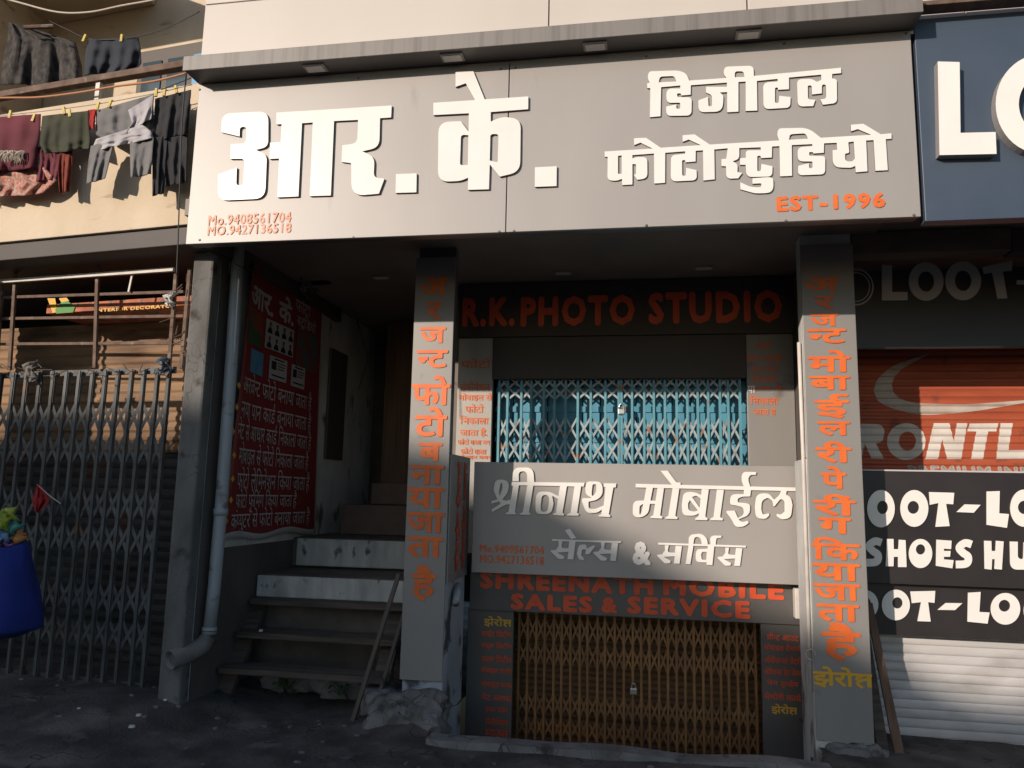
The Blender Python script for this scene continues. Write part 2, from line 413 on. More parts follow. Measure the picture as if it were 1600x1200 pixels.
# cladding panels above the canopy, with open joints over a dark backing
bm = B(); box(bm, -3.08, 3.4, .05, 4.4, 4.40, 8.0); obj('upper_wall', bm, M['dark_panel'], bld)
jx = [-3.10, at(858, 20, .02).x, at(1167, 5, .02).x, 1.9, 3.4]
jz = [4.40, 5.06-.02, 6.2, 7.9]
for i in range(4):
    for j in range(3):
        obj('cladding_panel', bbox(jx[i]+.004, jx[i+1]-.004, .01, .046, jz[j]+.004, jz[j+1]-.004, .003), M['upper_clad'], bld)
# left stair wall, banner hangs on it
bm = B(); box(bm, WX-.2, WX, .62, 4.05, -.2, SOF); obj('stair_wall', bm, M['white_wall'], bld)
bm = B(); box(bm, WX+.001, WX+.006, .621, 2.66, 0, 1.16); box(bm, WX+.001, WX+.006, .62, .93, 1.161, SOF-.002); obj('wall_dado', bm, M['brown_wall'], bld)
bm = B(); box(bm, WX-3, -1.0, 4.9, 5.0, .3, SOF); obj('back_wall', bm, M['plaster_dim'], bld)
bm = B(); box(bm, -4.5, -4.4, 4.06, 4.9, 0, SOF+.12); obj('back_wall', bm, M['brown_wall'], bld)
bm = B(); box(bm, -4.4, -3.185, 4.06, 4.9, SOF, SOF+.12); obj('soffit', bm, M['soffit'], bld)
bm = B(); box(bm, -1.72, -1.66, 2.1, 4.9, .98, SOF); obj('partition_wall', bm, M['plaster_dim'], bld)
d = obj('wall_board', bbox(WX+.002, WX+.03, 2.70, 3.14, 1.93, 3.06, .006), M['frame_dark'], bld)
d = obj('door', bbox(-2.83, -1.725, 3.44, 3.49, 1.702, 3.49, .01), M['wood_warm'], bld)
# concrete landing, white risers and inner steps
obj('landing', bbox(WX+.002, -1.76, 1.50, 3.0, 0, .915, .02), M['step_top'], bld)
obj('riser', bbox(WX+.02, -1.78, 1.468, 1.497, .735, .905, .008), M['step_white'], bld)
obj('landing', bbox(WX+.002, -1.76, 2.12, 3.0, .918, 1.185, .02), M['step_top'], bld)
obj('riser', bbox(WX+.06, -1.765, 2.09, 2.117, .935, 1.175, .008), M['step_white'], bld)
for (y, x, z0, z1) in ((2.75, -2.98, 1.187, 1.48), (3.05, -2.79, 1.482, 1.70)):
    obj('inner_step', bbox(x, -1.75, y, 4.0, z0, z1, .01), M['brown_tile'], bld)
# upper floor slab, interior of the studio, lower shop interior
bm = B(); box(bm, -1.65, 1.62, 1.72, 4.4, .98, 1.10); obj('floor_slab', bm, M['dark'], bld)
bm = B(); box(bm, -1.65, 1.62, 2.6, 2.7, 1.10, SOF); obj('inner_wall', bm, M['dark'], bld)
bm = B(); box(bm, -1.42, 1.3, 2.2, 2.3, -.62, .98); obj('inner_wall', bm, M['dark'], bld)
# pillars with plaster core
PY = .97
pl = obj('pillar', bbox(-1.735, -1.432, PY+.02, 1.60, -.62, 1.90, .01), M['blue_wash'], bld)
obj('pillar', bbox(-1.730, -1.434, PY+.02, PY+.10, 1.901, SOF, .004), M['dark_panel'], bld)
pr = obj('pillar', bbox(1.10, 1.45, PY+.02, 1.42, -.62, 1.90, .01), M['white_wall'], bld)
obj('pillar', bbox(1.103, 1.45, PY+.02, PY+.16, 1.901, SOF, .004), M['white_wall'], bld)
# party wall between the two shops, behind the right pillar
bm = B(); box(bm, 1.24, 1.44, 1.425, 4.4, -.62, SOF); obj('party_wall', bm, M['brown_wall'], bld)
def rock(cx, cy, cz, sx, sy, sz, seed, sub=4):
    bm = B(); bmesh.ops.create_icosphere(bm, subdivisions=sub, radius=1)
    for v in bm.verts:
        c = v.co.copy(); k = 1 + .34*noise.noise(c*1.3 + Vector((seed, 0, 0))) + .22*noise.noise(c*3.1 + Vector((0, seed, 0))) + .12*abs(noise.noise(c*7)) + .05*noise.noise(c*17)
        p = Vector((max(-.8, min(.8, c.x)), max(-.8, min(.8, c.y)), max(-.7, min(.8, c.z))))*k
        v.co = Vector((cx+p.x*sx, cy+p.y*sy, cz+p.z*sz))
    return bm
tag(obj('concrete_footing', rock(-1.66, .93, .02, .33, .33, .24, 3), M['concrete']), 'broken lump of concrete under the left sign pillar', 'footing')
tag(obj('concrete_footing', rock(1.32, 1.02, -.10, .24, .20, .17, 8), M['concrete']), 'pale broken concrete base under the right sign pillar', 'footing')

# ================================================================ MAIN SIGN
SZ0, SZ1, SX0, SX1 = 3.252, 4.418, -3.085, 1.585
sg = empty('studio_sign', (-.75, .05, SZ0), 'long grey studio signboard with big white raised Hindi letters above the shop front', 'shop sign')
xj = at(793, 240, 0).x
for a, b in ((SX0, xj-.003), (xj+.003, SX1)):
    obj('sign_panel', bbox(a, b, 0, .03, SZ0, SZ1, .003), M['sign'], sg)
bm = B(); box(bm, SX0+.01, SX1-.01, .032, .095, SZ0+.004, SZ1-.004); obj('sign_frame', bm, M['dark_panel'], sg)
t1 = T(330, 150, 5.3333); t2 = T(600, 100, 5.3333)
WL, WE = M['white_letter'], M['letter_edge']
letters('raised_lettering', [
 [[(86,302),(90,148,80),(478,128,85),(476,425,80),(372,450),(466,490,60),(450,855,90),(58,872,85),(60,655),(214,598),(209,745,25),(268,745,25),(280,524,35),(160,524),(165,402),(290,398,40),(296,258,28),(240,258,28),(238,338)]],
 [[(545,140),(1505,80),(1500,180),(1408,186),(1402,430,110),(1260,462),(1362,510,80),(1355,680,40),(1445,690),(1398,815),(1170,835,110),(1168,560,12),(1088,550),(1093,412),(1218,395,50),(1225,200),(1025,210),(998,830),(822,835),(848,222),(758,228),(728,838),(552,845),(567,522),(487,525),(492,390),(580,385),(588,235),(545,238)]],
 ], t1, 0, .014, WL, WE, sg)
letters('raised_lettering', [
 [[(100,918),(273,912),(270,1070),(97,1075)]], [[(1258,862),(1440,853),(1438,1018),(1257,1025)]],
 [[(597,70),(745,62),(840,296),(1203,272),(1202,378),(890,402),(890,482),(985,440,60),(1140,460,110),(1135,900,130),(965,940),(882,838),(875,1045),(700,1050),(702,948),(640,975,40),(450,985,130),(455,485,130),(640,478),(705,565),(708,412),(412,427),(412,325),(760,302),(682,162),(597,192)],
  [(704,595),(642,590,30),(634,846,22),(699,842)], [(887,600),(900,585,10),(955,585,25),(948,822,18),(882,806)]],
 ], t2, 0, .014, WL, WE, sg)
letters('raised_lettering', [
 [[(55,195),(75,192),(58,160,20),(65,105,50),(290,98,40),(350,120,40),(372,175),(655,155),(632,125,20),(640,70,45),(860,62,60),(862,140),(1522,78),(1524,118),(1455,125),(1455,158),(1490,165,20),(1492,345,35),(1385,358),(1365,318),(1410,312,20),(1408,205,14),(1378,205,14),(1376,272),(1303,280),(1300,212,12),(1270,212,12),(1272,318,20),(1328,320),(1312,368),(1195,372,40),(1188,165,40),(1300,162,30),(1340,185),(1372,170),(1372,130),(1128,152),(1128,240),(1045,245),(1045,228,10),(1022,228,12),(1022,345,14),(1050,345,14),(1055,290),(1140,300),(1138,380,35),(935,392,45),(932,190,45),(1043,182),(1042,162),(885,178),(888,402),(800,405),(800,182),(745,186),(745,410),(660,415),(660,262),(605,265),(632,290,30),(625,410,60),(442,415,50),(442,325),(515,298),(518,370,12),(545,370,12),(545,285,20),(500,265),(500,222),(658,222),(658,190),(385,210),(383,282),(312,288),(310,272,10),(280,272,10),(282,300,12),(392,302,30),(390,440,40),(200,442,40),(198,372),(275,355),(275,390,12),(305,388,12),(305,342,12),(200,345,40),(200,235,45),(305,235),(305,212),(160,225),(155,445),(75,452),(78,232),(55,232)],
  [(142,188),(150,145,30),(260,140,35),(275,182)], [(718,150),(718,105,20),(785,105,25),(790,148)]]], T(1000, 90, 4.848), 0, .010, WL, WE, sg)
letters('raised_lettering', [
 [[(95,332),(575,303),(452,243),(390,268),(388,200),(508,195),(655,295),(1055,268),(935,212),(875,235),(873,170),(993,160),(1145,263),(1838,222),(1818,170,25),(1830,100,65),(2130,95,90),(2255,195),(2760,165),(2625,108),(2558,130),(2555,65),(2680,55),(2855,160),(2962,150),(2962,205),(2905,208),(2925,518),(2802,525),(2783,218),(2708,222),(2722,530),(2605,540),(2600,475),(2560,495,30),(2375,490,80),(2372,320),(2418,315),(2415,245),(2288,250),(2285,345),(2180,352),(2178,338,10),(2138,338,12),(2140,375,14),(2300,378,35),(2298,560,45),(2025,570,50),(2030,475),(2135,450),(2140,500,14),(2172,498,14),(2172,432,12),(2025,430,50),(2022,290,55),(2172,278),(2170,258),(1965,268),(1968,575),(1848,580),(1842,278),(1768,282),(1765,392),(1658,398),(1655,375,12),(1620,375,14),(1620,530,16),(1655,528,16),(1662,455),(1772,480),(1770,582,45),(1510,588,60),(1505,465),(1448,465),(1448,400),(1505,395),(1505,320,50),(1655,320),(1655,290),(1440,298),(1440,405,50),(1375,430),(1425,460,35),(1420,540,15),(1470,545),(1430,600),(1310,605,50),(1308,480),(1262,478),(1262,408),(1310,405,10),(1325,300),(1190,312),(1195,610),(1082,622),(1078,320),(1005,325),(1003,432),(903,440),(900,418,14),(868,418,14),(870,575,16),(905,575,16),(910,495),(1012,518),(1018,620,55),(755,632,60),(758,370,45),(900,355),(900,330),(700,345),(698,645),(590,652),(588,352),(372,368),(372,400),(420,388,20),(520,388,45),(522,600,60),(420,615),(385,565),(408,560,8),(410,458,14),(372,458),(372,662),(270,668),(268,605),(215,625,30),(122,620,60),(125,385),(95,385)],
  [(228,375),(265,372),(265,555),(228,555)], [(1938,215),(1945,160,35),(2105,150,55),(2125,205)], [(2530,240),(2585,232),(2595,405),(2570,432,10),(2498,430,40),(2498,355),(2540,345,15)]],
 [[(1572,600),(1710,590,20),(1780,592,60),(1782,745,75),(1600,752,40),(1452,710),(1450,640),(1560,690,60),(1660,690,20),(1662,650,15),(1572,655)]]], T(930, 185, 6.4), 0, .010, WL, WE, sg)
text('phone_number', 'Mo.9408561704', quad(326, 334, 455, 350, 0), M['pale_orange'], sg, .02)
text('phone_number', 'MO.9427136518', quad(325, 351, 455, 366, 0), M['pale_orange'], sg, .02)
text('established_date', 'EST-1996', quad(1213, 304, 1383, 328, 0), M['orange'], sg, .045)
for px, y in ((312, 140), (312, 375), (560, 122), (552, 371), (783, 108), (780, 362), (806, 105), (803, 361), (1010, 88), (1010, 352), (1225, 68), (1228, 345), (1416, 52), (1428, 336)):
    q = at(px, y, 0); bm = B(); bmesh.ops.create_cone(bm, cap_ends=True, segments=10, radius1=.009, radius2=.006, depth=.006)
    bmesh.ops.rotate(bm, verts=bm.verts[:], matrix=Matrix.Rotation(PI/2, 3, 'X')); bmesh.ops.translate(bm, verts=bm.verts[:], vec=(q.x, -.003, q.z)); obj('screw_head', bm, M['letter_edge'], sg)
# canopy over the sign with four downlights
cn = empty('sign_canopy', (-.75, -.05, SZ1), 'thin grey metal canopy running along the top of the studio signboard', 'canopy')
CX0, CX1, CY = -3.10, 1.60, -.18
bm = bbox(CX0, CX1, CY, CY+.012, SZ1+.004, 4.528, .003); obj('canopy_fascia', bm, M['canopy'], cn)
obj('canopy_soffit', bbox(CX0+.012, CX1, CY+.014, .006, SZ1+.006, SZ1+.018, 0), M['dark_panel'], cn)
obj('canopy_top', bbox(CX0, CX1, CY+.014, .008, 4.512, 4.527, 0), M['canopy'], cn)
DL = []
def downlight(p, label, group):
    t = empty('downlight', p, label, 'downlight', group)
    bm = bbox(p.x-.075, p.x+.075, p.y-.045, p.y+.045, p.z-.012, p.z-.0005, .003); obj('frame', bm, M['lamp_frame'], t)
    obj('diffuser', bbox(p.x-.06, p.x+.06, p.y-.034, p.y+.034, p.z-.017, p.z-.0125, .001), M['lamp'], t)
for (px, lab) in ((490, 'unlit downlight under the canopy, leftmost of the four'), (706, 'unlit downlight under the canopy right above the sharp tip of the Hindi letter'),
                  (930, 'unlit downlight under the canopy between the large and small Hindi words'), (1170, 'unlit downlight under the canopy above the upper small Hindi word, rightmost of four')):
    y = {490: 101, 706: 86, 930: 69, 1170: 48}[px]
    q = onz(px, y, SZ1+.006); q.y = -.095; downlight(q, lab, 'downlights under the sign canopy')
for (px, y, lab) in ((595, 432, 'unlit ceiling light above the stairs'), (880, 425, 'unlit ceiling light above the left half of the english header board'), (1100, 417, 'unlit ceiling light above the right half of the english header board')):
    q = onz(px, y, SOF); downlight(q, lab, 'ceiling lights under the soffit')

# ================================================================ PILLAR BOARDS
def pillar_text(par, ox, oy, sc, items, mt=None):
    for k, (s, x0, y0, x1, y1) in enumerate(items):
        e = 0; g = (x1-x0)*.04
        text('vertical_lettering', s, quad(ox+(x0-g)/sc, oy+(y0+e)/sc, ox+(x1+g)/sc, oy+(y1-e)/sc, PY), mt or M['orange'], par, .03, .003 + .0015*(k % 2))
a, b = at(632, 760, PY).x, at(703, 760, PY).x
lp = empty('pillar_sign', (-1.59, PY+.01, .27), 'grey pillar board with orange vertical Hindi lettering beside the stairs', 'pillar sign', 'pillar boards with vertical orange lettering')
obj('board', bbox(-1.748, -1.432, PY, PY+.018, .272, 3.42, .004), M['clad'], lp)
pillar_text(lp, 620, 400, 2.143, [('अ',85,72,168,135),('र',100,155,150,215),('ज',80,238,162,292),('न्ट',70,315,168,375),('फो',55,400,175,500),('टो',65,505,165,605),('ब',75,625,150,688),('ना',48,700,155,765),('या',40,775,155,845),('जा',38,858,155,925),('ता',38,940,150,1010),('है',52,1035,130,1155)])
rp = empty('pillar_sign', (1.27, PY+.01, .06), 'grey pillar board with orange vertical Hindi lettering and one yellow word at its foot', 'pillar sign', 'pillar boards with vertical orange lettering')
obj('board', bbox(1.103, 1.458, PY, PY+.018, .06, 3.42, .004), M['clad'], rp)
pillar_text(rp, 1230, 400, 3, [('अ',88,100,240,168),('र',130,188,220,250),('ज',112,270,235,330),('न्ट',100,342,270,410),('मो',102,440,290,545),('बा',108,562,288,628),('ई',132,645,285,762),('ल',145,775,290,842),('री',135,868,295,970),('पे',160,985,272,1092)])
pillar_text(rp, 1230, 720, 2.5, [('रीं',105,130,262,215),('ग',125,222,245,285),('कि',102,298,278,388),('या',105,400,278,468),('जा',108,480,278,545),('ता',120,560,275,628),('है',140,632,282,782)])
pillar_text(rp, 1230, 720, 2.5, [('झेरोक्ष',108,805,322,890)], M['yellow'])
# cladding on the inner face of the left pillar, with sideways lettering
rt = empty('side_return_sign', (-1.425, 1.3, .93), 'dark side board on the inner face of the left pillar with sideways orange writing', 'side sign')
obj('board', bbox(-1.430, -1.418, .99, 1.62, .96, 1.90, .003), M['clad'], rt)
for k, (s, y) in enumerate((('मोबाईल रीचार्ज', 1.16), ('मोबाईल कवर', 1.36))):
    text('sideways_lettering', s, (Vector((-1.418, y+.16, 1.02)), Vector((-1.418, y+.16, 1.86)), Vector((-1.418, y, 1.02))), M['red_letter'], rt, .03)
# white conduit and small fittings on the right pillar's inner edge
bm = B(); tube(bm, [(1.086, 1.02, .35), (1.086, 1.02, 1.95), (1.083, 1.02, 2.72)], .013, 8); tag(obj('conduit_pipe', bm, M['white_paint'], smooth=True), 'thin white conduit running down the inner edge of the right pillar', 'conduit')
bm = B(); tube(bm, [(1.08+.03*math.cos(t*.7), .955, .60+.035*math.sin(t*.7)) for t in range(8)], .005, 6); tag(obj('wire_loop', bm, M['rope']), 'small loop of pale wire at the right pillar edge', 'wire')

# ================================================================ MOBILE SHOP SIGN AND HEADER BOARDS
ms = empty('mobile_shop_sign', (-.1, 1.57, .99), 'grey signboard with raised white Hindi words for a mobile sales and service shop', 'shop sign')
SY = 1.52
obj('sign_panel', bbox(-1.362, 1.162, SY, SY+.11, .990, 1.866, .004), M['sign'], ms)
letters('raised_lettering', [
 [[(112,285),(130,180,60),(200,165,50),(278,190,50),(278,300,60),(210,385),(250,400),(300,385),(300,440),(250,440),(100,522),(92,495),(190,432),(175,405),(90,432),(92,402),(155,385)], [(188,215,10),(205,200,10),(212,260),(180,345,10),(172,300)]],
 [[(310,195),(1102,203),(1095,245),(1065,243),(1020,530),(1040,545),(1035,562),(912,560),(915,545),(950,530),(992,245),(910,242),(862,530),(882,545),(878,562),(760,555),(765,540),(790,530),(835,240),(545,235),(500,525),(518,540),(515,552),(395,550),(400,538),(430,525),(480,232),(388,232),(345,525),(362,540),(360,548),(243,545),(248,532),(275,522),(325,240),(308,235)]],
 [[(568,430),(580,300,100),(720,300,40),(826,352),(820,382),(750,345),(765,430),(740,545,110),(570,545,70)], [(625,450),(640,335,50),(715,340,40),(715,430),(695,520,50),(630,520,40)]],
 [[(318,188),(325,38,95),(545,38,95),(555,200),(478,200),(478,80,60),(385,80,45),(388,188)]],
 [[(1110,270),(1120,190,70),(1295,190,75),(1300,330,70),(1240,390,40),(1145,410),(1145,485,30),(1220,490,60),(1310,450),(1330,250),(1310,250),(1312,210),(1447,212),(1440,255),(1415,255),(1365,545),(1382,560),(1378,577),(1253,570),(1258,555),(1285,545),(1290,495),(1240,530,40),(1120,535,80),(1072,400),(1080,372),(1185,370),(1115,330,40)], [(1180,300),(1190,220,15),(1230,220,15),(1228,300),(1200,345,12),(1180,345,12)]],
 ], T(755, 725, 6.957), SY, .012, WL, WE, ms)
letters('raised_lettering', [
 [[(78,183),(1570,218),(1568,252),(78,217)]],
 [[(308,62),(375,62),(455,170),(495,172),(492,200),(415,195)]],
 [[(178,215),(238,220),(215,338),(262,340),(280,222),(340,225),(305,475),(328,490),(322,505),(213,500),(218,485),(240,475),(258,370),(210,368),(195,460,60),(120,500,40),(50,480,60),(55,340,70),(155,338)], [(112,450),(115,390,10),(148,368),(135,440),(118,475,8)]],
 [[(420,225),(482,228),(445,480),(467,495),(463,510),(352,507),(356,492),(380,480)]],
 [[(690,232),(755,235),(722,485),(745,505),(740,520),(628,517),(632,500),(658,488),(668,440)]],
 [[(505,380),(520,260,90),(620,258,40),(690,290),(675,450),(620,480,40),(510,475,90)], [(600,305),(640,292,12),(680,318),(670,405)], [(580,335),(655,430),(620,442,20),(565,430,30),(563,365)]],
 [[(830,238),(895,240),(860,490),(887,508),(882,522),(768,520),(772,503),(798,490)]],
 [[(1080,240),(1145,242),(1138,300),(1060,302,30),(1025,320),(1020,355,25),(1080,360),(1138,370,40),(1135,470,60),(1030,512),(1060,540,20),(1115,525),(1125,545),(1080,580,40),(1000,585,50),(965,510,30),(918,450),(920,433),(995,432),(1025,500),(1080,470,30),(1075,400,30),(1000,382,30),(950,375,40),(955,280,50),(1078,278)]],
 [[(1080,212),(1055,150,30),(1065,72,60),(1195,75),(1190,100),(1140,100,20),(1122,130),(1122,160,20),(1142,214)]],
 [[(1422,248),(1475,250),(1470,282),(1515,310,40),(1530,380),(1515,500,80),(1430,515,40),(1380,480),(1385,460),(1420,470,15),(1455,440),(1455,340,30),(1420,320,20),(1365,390),(1350,390),(1345,340,20),(1300,310,20),(1245,340,40),(1240,420),(1255,470,15),(1310,455),(1315,475),(1280,510,30),(1190,500,70),(1180,400),(1195,275,80),(1310,270,40),(1360,330),(1410,285,20)]],
 ], T(980, 725, 5.926), SY, .012, WL, WE, ms)
sa = [(110,122),(140,122),(130,175,20),(185,178),(192,125),(240,128),(222,262),(178,260),(185,205),(100,210),(155,240),(150,258),(110,260,15),(50,200),(55,192),(90,190),(112,160)]
letters('raised_lettering', [
 [[(62,108),(588,125),(582,138),(62,122)]], [[(158,42),(195,28),(245,100),(205,108)]], [sa], [shift(sa, 322, 12)],
 [[(300,268),(262,262,20),(250,215),(265,150,45),(318,148,15),(325,180),(378,155),(386,165),(345,222),(312,222),(318,188),(290,182,15),(282,230),(305,255)]],
 [[(865,135),(1532,158),(1528,172),(865,150)]], [shift(sa, 805, 33)], [shift(sa, 1262, 50)],
 [[(1095,155),(1095,75,45),(1190,65,50),(1235,100,40),(1240,150),(1195,150),(1185,95,35),(1140,90,25),(1130,150),(1132,157),(1108,298),(1072,297)]],
 [[(1240,160),(1290,162),(1275,305),(1230,303)]], [[(1148,230),(1155,185,40),(1245,180),(1240,285),(1200,285,30),(1150,280,40)], [(1190,230),(1195,205,15),(1232,205),(1228,265),(1195,265,15)]],
 [[(1262,160),(1255,80,40),(1345,82),(1342,98),(1305,100,15),(1300,160)]],
 ], T(850, 820, 4.848), SY, .010, WL, WE, ms)
text('raised_lettering', '&', quad(988, 846, 1017, 883, SY), WL, ms, .05, .010)
text('phone_number', 'Mo.9409561704', quad(750, 852, 850, 864, SY), M['orange'], ms, .02)
text('phone_number', 'MO.9427136518', quad(750, 868, 850, 881, SY), M['orange'], ms, .02)
hb = empty('header_board', (-.1, 1.7, .68), 'dark header board with orange capital letters for mobile sales and service, over the brown gate', 'header board')
BY = 1.66
obj('board', bbox(-1.40, 1.235, BY, BY+.09, .682, .988, .003), M['dark_panel'], hb)
for s_, x0, x1, y0, y1 in (('SHREENATH',750,1021,895,925),('MOBILE',1036,1225,904,934),('SALES',798,926,929,955),('&',939,965,933,958),('SERVICE',980,1172,935,963)):
    text('lettering', s_, quad(x0, y0, x1, y1, BY), M['red_letter'], hb, .055, .006)
obj('bracket', bbox(1.10, 1.15, 1.56, 1.655, .74, .96, .006), M['white_paint'], hb)
rk = empty('header_board', (-.2, 2.02, 3.03), 'dark shaded header board with dull orange english capitals for the photo studio', 'header board')
RY = 2.0
obj('board', bbox(-1.65, 1.25, RY, RY+.05, 3.0, 3.49, .003), M['brown_black'], rk)
for s_, x0, x1, y0, y1 in (('R.K.',723,805,465,511),('PHOTO',814,992,462,510),('STUDIO',1013,1222,455,506)):
    text('lettering', s_, quad(x0, y0, x1, y1, RY), M['red_letter'], rk, .05, .01)

# ================================================================ UPPER SHOP FRONT (studio)
GY = 2.08
tag(obj('shade_board', bbox(-1.334, .851, 2.015, 2.06, 2.62, 2.998, .006), M['brown_black']), 'dark board added to deepen the shade above the turquoise folding gate', 'dark board')  # added board; its dark colour stands in for deep shade over the gate
p = empty('information_board', (-1.48, 2.06, 1.1), 'pale sunlit side panel with small orange Hindi lines next to the left pillar', 'notice board', 'side boards of the studio front')
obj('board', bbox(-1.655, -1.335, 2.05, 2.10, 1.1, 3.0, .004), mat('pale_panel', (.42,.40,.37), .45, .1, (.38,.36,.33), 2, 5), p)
for s, y0, y1, x0, x1 in (('फोटो',560,575,720,768),('लेमीनेशन',596,611,719,766),('मोबाइल से',614,627,717,769),('फोटो',631,645,727,756),('निकाला',649,663,719,764),('जाता है.',668,683,719,762),('फोटो वाला मग',685,695,715,766),('फोटो वाला',699,710,720,760),('मोबाइल कवर',710,718,716,767)):
    text('printed_line', s, quad(x0, y0, x1, y1, 2.05), M['orange'], p, .02)
p = empty('information_board', (1.03, 2.06, 1.1), 'grey side panel with small orange Hindi lines at the right of the blue gate', 'notice board', 'side boards of the studio front')
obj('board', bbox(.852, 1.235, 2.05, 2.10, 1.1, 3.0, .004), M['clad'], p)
for s, y0, y1, x0, x1 in (('नया',536,546,1180,1206),('पान कार्ड',551,566,1165,1222),('आधार कार्ड',570,582,1172,1216),('बनाया',588,598,1174,1214),('जाता है',602,611,1172,1222),('निकाला',618,632,1172,1217),('जाता है',636,650,1177,1212)):
    text('printed_line', s, quad(x0, y0, x1, y1, 2.05), M['orange'], p, .02)
text('printed_line', 'पा', quad(1168, 603, 1180, 614, 2.05), M['white_letter'], p, .02, .006)
bm = B(); box(bm, -1.33, .85, 2.10, 2.16, 2.86, 3.0); tag(obj('door_lintel', bm, M['frame_dark']), 'dark lintel beam over the blue folding gate', 'lintel')

def gate(name, X, Z0, Z1, Y, bands, mt, label, wbar=.022, group=None, dbl=True, P=None, rail=.03, lw=.012, lm=None):
    """collapsible gate: flat uprights at X, scissor lattice rows between (z0, z1)"""
    P = P or (lambda x, z, d=0: Vector((x, Y+d, z)))
    X = [x + random.uniform(-.006, .006) for x in X]
    c = P((X[0]+X[-1])/2, Z0); g = empty(name, c, label, 'gate', group)
    for x in X:
        bm = B(); tl = random.uniform(-.006, .006); bar(bm, P(x, Z0), P(x+tl, Z1), wbar, .012, P(x, Z0, 1)-P(x, Z0)); 
        bar(bm, P(x, Z0, .026), P(x+tl, Z1, .026), wbar, .006, P(x, Z0, 1)-P(x, Z0))
        obj('upright_bar', bm, mt, g)
    for z0, z1 in bands:
        bm = B(); dz = z1-z0
        for a, b in zip(X, X[1:]):
            if b-a > .3: continue
            for i in (0, 1):
                za, zb = (z0, z1) if i == 0 else (z1, z0)
                bar(bm, P(a, za, .010+.004*i), P(b, zb, .010+.004*i), lw*1.5, .003, P(a, 0, 1)-P(a, 0))
        obj('lattice_row', bm, lm or mt, g)
    for z in (Z0+.01, Z1-.01):
        bm = B(); bar(bm, P(X[0]-.03, z, .045), P(X[-1]+.03, z, .045), rail, .02, P(0, 0, 1)-P(0, 0)); obj('rail', bm, mt, g)
    return g
def padlock(p, label, s=1.):
    t = empty('padlock', p, label, 'padlock')
    obj('body', bbox(p.x-.028*s, p.x+.028*s, p.y-.012, p.y+.012, p.z-.05*s, p.z, .008*s), M['steel'], t)
    bm = B(); tube(bm, [(p.x-.018*s*math.cos(q*PI/8), p.y, p.z-.004+.04*s*math.sin(q*PI/8)) for q in range(9)], .006*s, 8); obj('shackle', bm, M['steel'], t, True)
ox, oy, sc = 700, 370, 2.7586
xs = [258,315,360,  410,460,508, 558,618,678,740,752, 795,843,890,938,985,1030,1078,1122,1170,1213,1258]
UX = [at(ox+x/sc, 660, GY).x for x in xs]
zt = lambda y: at(970, y, GY).z
gate('folding_gate', [at(ox+220/sc,660,GY).x]+UX, 1.12, 2.84, GY, [(zt(687), zt(652)), (zt(722), zt(687)), (zt(757), zt(722)), (2.45, 2.55), (2.55, 2.65)], M['gate_blue'], 'turquoise folding gate with scissor lattice across the upper studio front', .020, lm=M['gate_lattice'])
# ribbed blue boards behind the gate
bd = empty('panel_door', (-.2, 2.3, 1.1), 'blue panelled door behind the turquoise folding gate', 'door')
for i in range(14):
    x0 = -1.33 + i*2.2/14
    obj('door_board', bbox(x0+.004, x0+2.2/14-.004, 2.22, 2.25, 1.11, 2.62 + .01*(i % 2), .006), M['blue_board'], bd)
bm = B()
for z in (1.3, 1.75, 2.08, 2.2, 2.35, 2.52): box(bm, -1.33, .87, 2.205, 2.219, z, z+.05)
obj('cross_battens', bm, M['blue_board'], bd)
padlock(at(971, 638, GY-.02), 'steel padlock hanging on the turquoise folding gate', 1.1)

# ================================================================ LOWER SHOP FRONT
LGY = 1.84
xl = [at(700+x/2.4, 1060, LGY).x for x in range(262, 1171, 33)]
zl = lambda y: at(990, y, LGY).z
gate('folding_gate', xl, -.55, .68, LGY, [(zl(700+(b)/2.4), zl(700+a/2.4)) for a, b in ((655,742),(752,838),(944,1026),(1034,1112))], M['gate_brown'], 'brown folding gate with scissor lattice closing the sunken mobile shop', .018, lw=.010)
def shutter(name, x0, x1, z0, z1, Y, pitch, dep, mt, label, P=None, sub=4, ex=.6):
    P = P or (lambda x, z, d: Vector((x, Y+d, z)))
    bm = B(); prev = None; n = int((z1-z0)/pitch*sub)
    rows = []
    for i in range(n+1):
        z = z0+(z1-z0)*i/n; rows.append((z, prof(z-z0, pitch, dep, ex)))
    for z, d in rows:
        cur = (bm.verts.new(P(x0, z, -d)), bm.verts.new(P(x1, z, -d)))
        if prev: bm.faces.new((prev[0], prev[1], cur[1], cur[0]))
        prev = cur
    o = obj(name, bm, mt); o.modifiers.new('thick', 'SOLIDIFY').thickness = .004
    for p_ in o.data.polygons: p_.use_smooth = False
    return tag(o, label, 'shutter')
def prof(z, pitch, dep, ex=.6):
    t = (z/pitch) % 1.0
    return dep*(math.sin(PI*min(t/.8, 1))**ex if t < .8 else 0)
shutter('rolling_shutter', -1.2, 1.05, -.6, .68, 2.02, .05, .012, M['shut_brown'], 'brown ribbed shutter behind the brown folding gate')
padlock(at(990, 1075, LGY-.02), 'small bright padlock on the brown folding gate', 1.)
def list_panel(x0, x1, label, rows, top=.68):
    t = empty('list_panel', ((x0+x1)/2, 1.7, -.6), label, 'list panel', 'list panels beside the brown gate')
    obj('board', bbox(x0, x1, 1.68, 1.72, -.6, top, .003), M['dark_panel'], t)
    for s, xa, ya, xb, yb, mt in rows: text('printed_line', s, quad(xa, ya, xb, yb, 1.68), mt, t, .022)
RL, YL = M['red_letter'], M['yellow']
rows = [('झेरोक्ष',756,963,799,980,YL)]
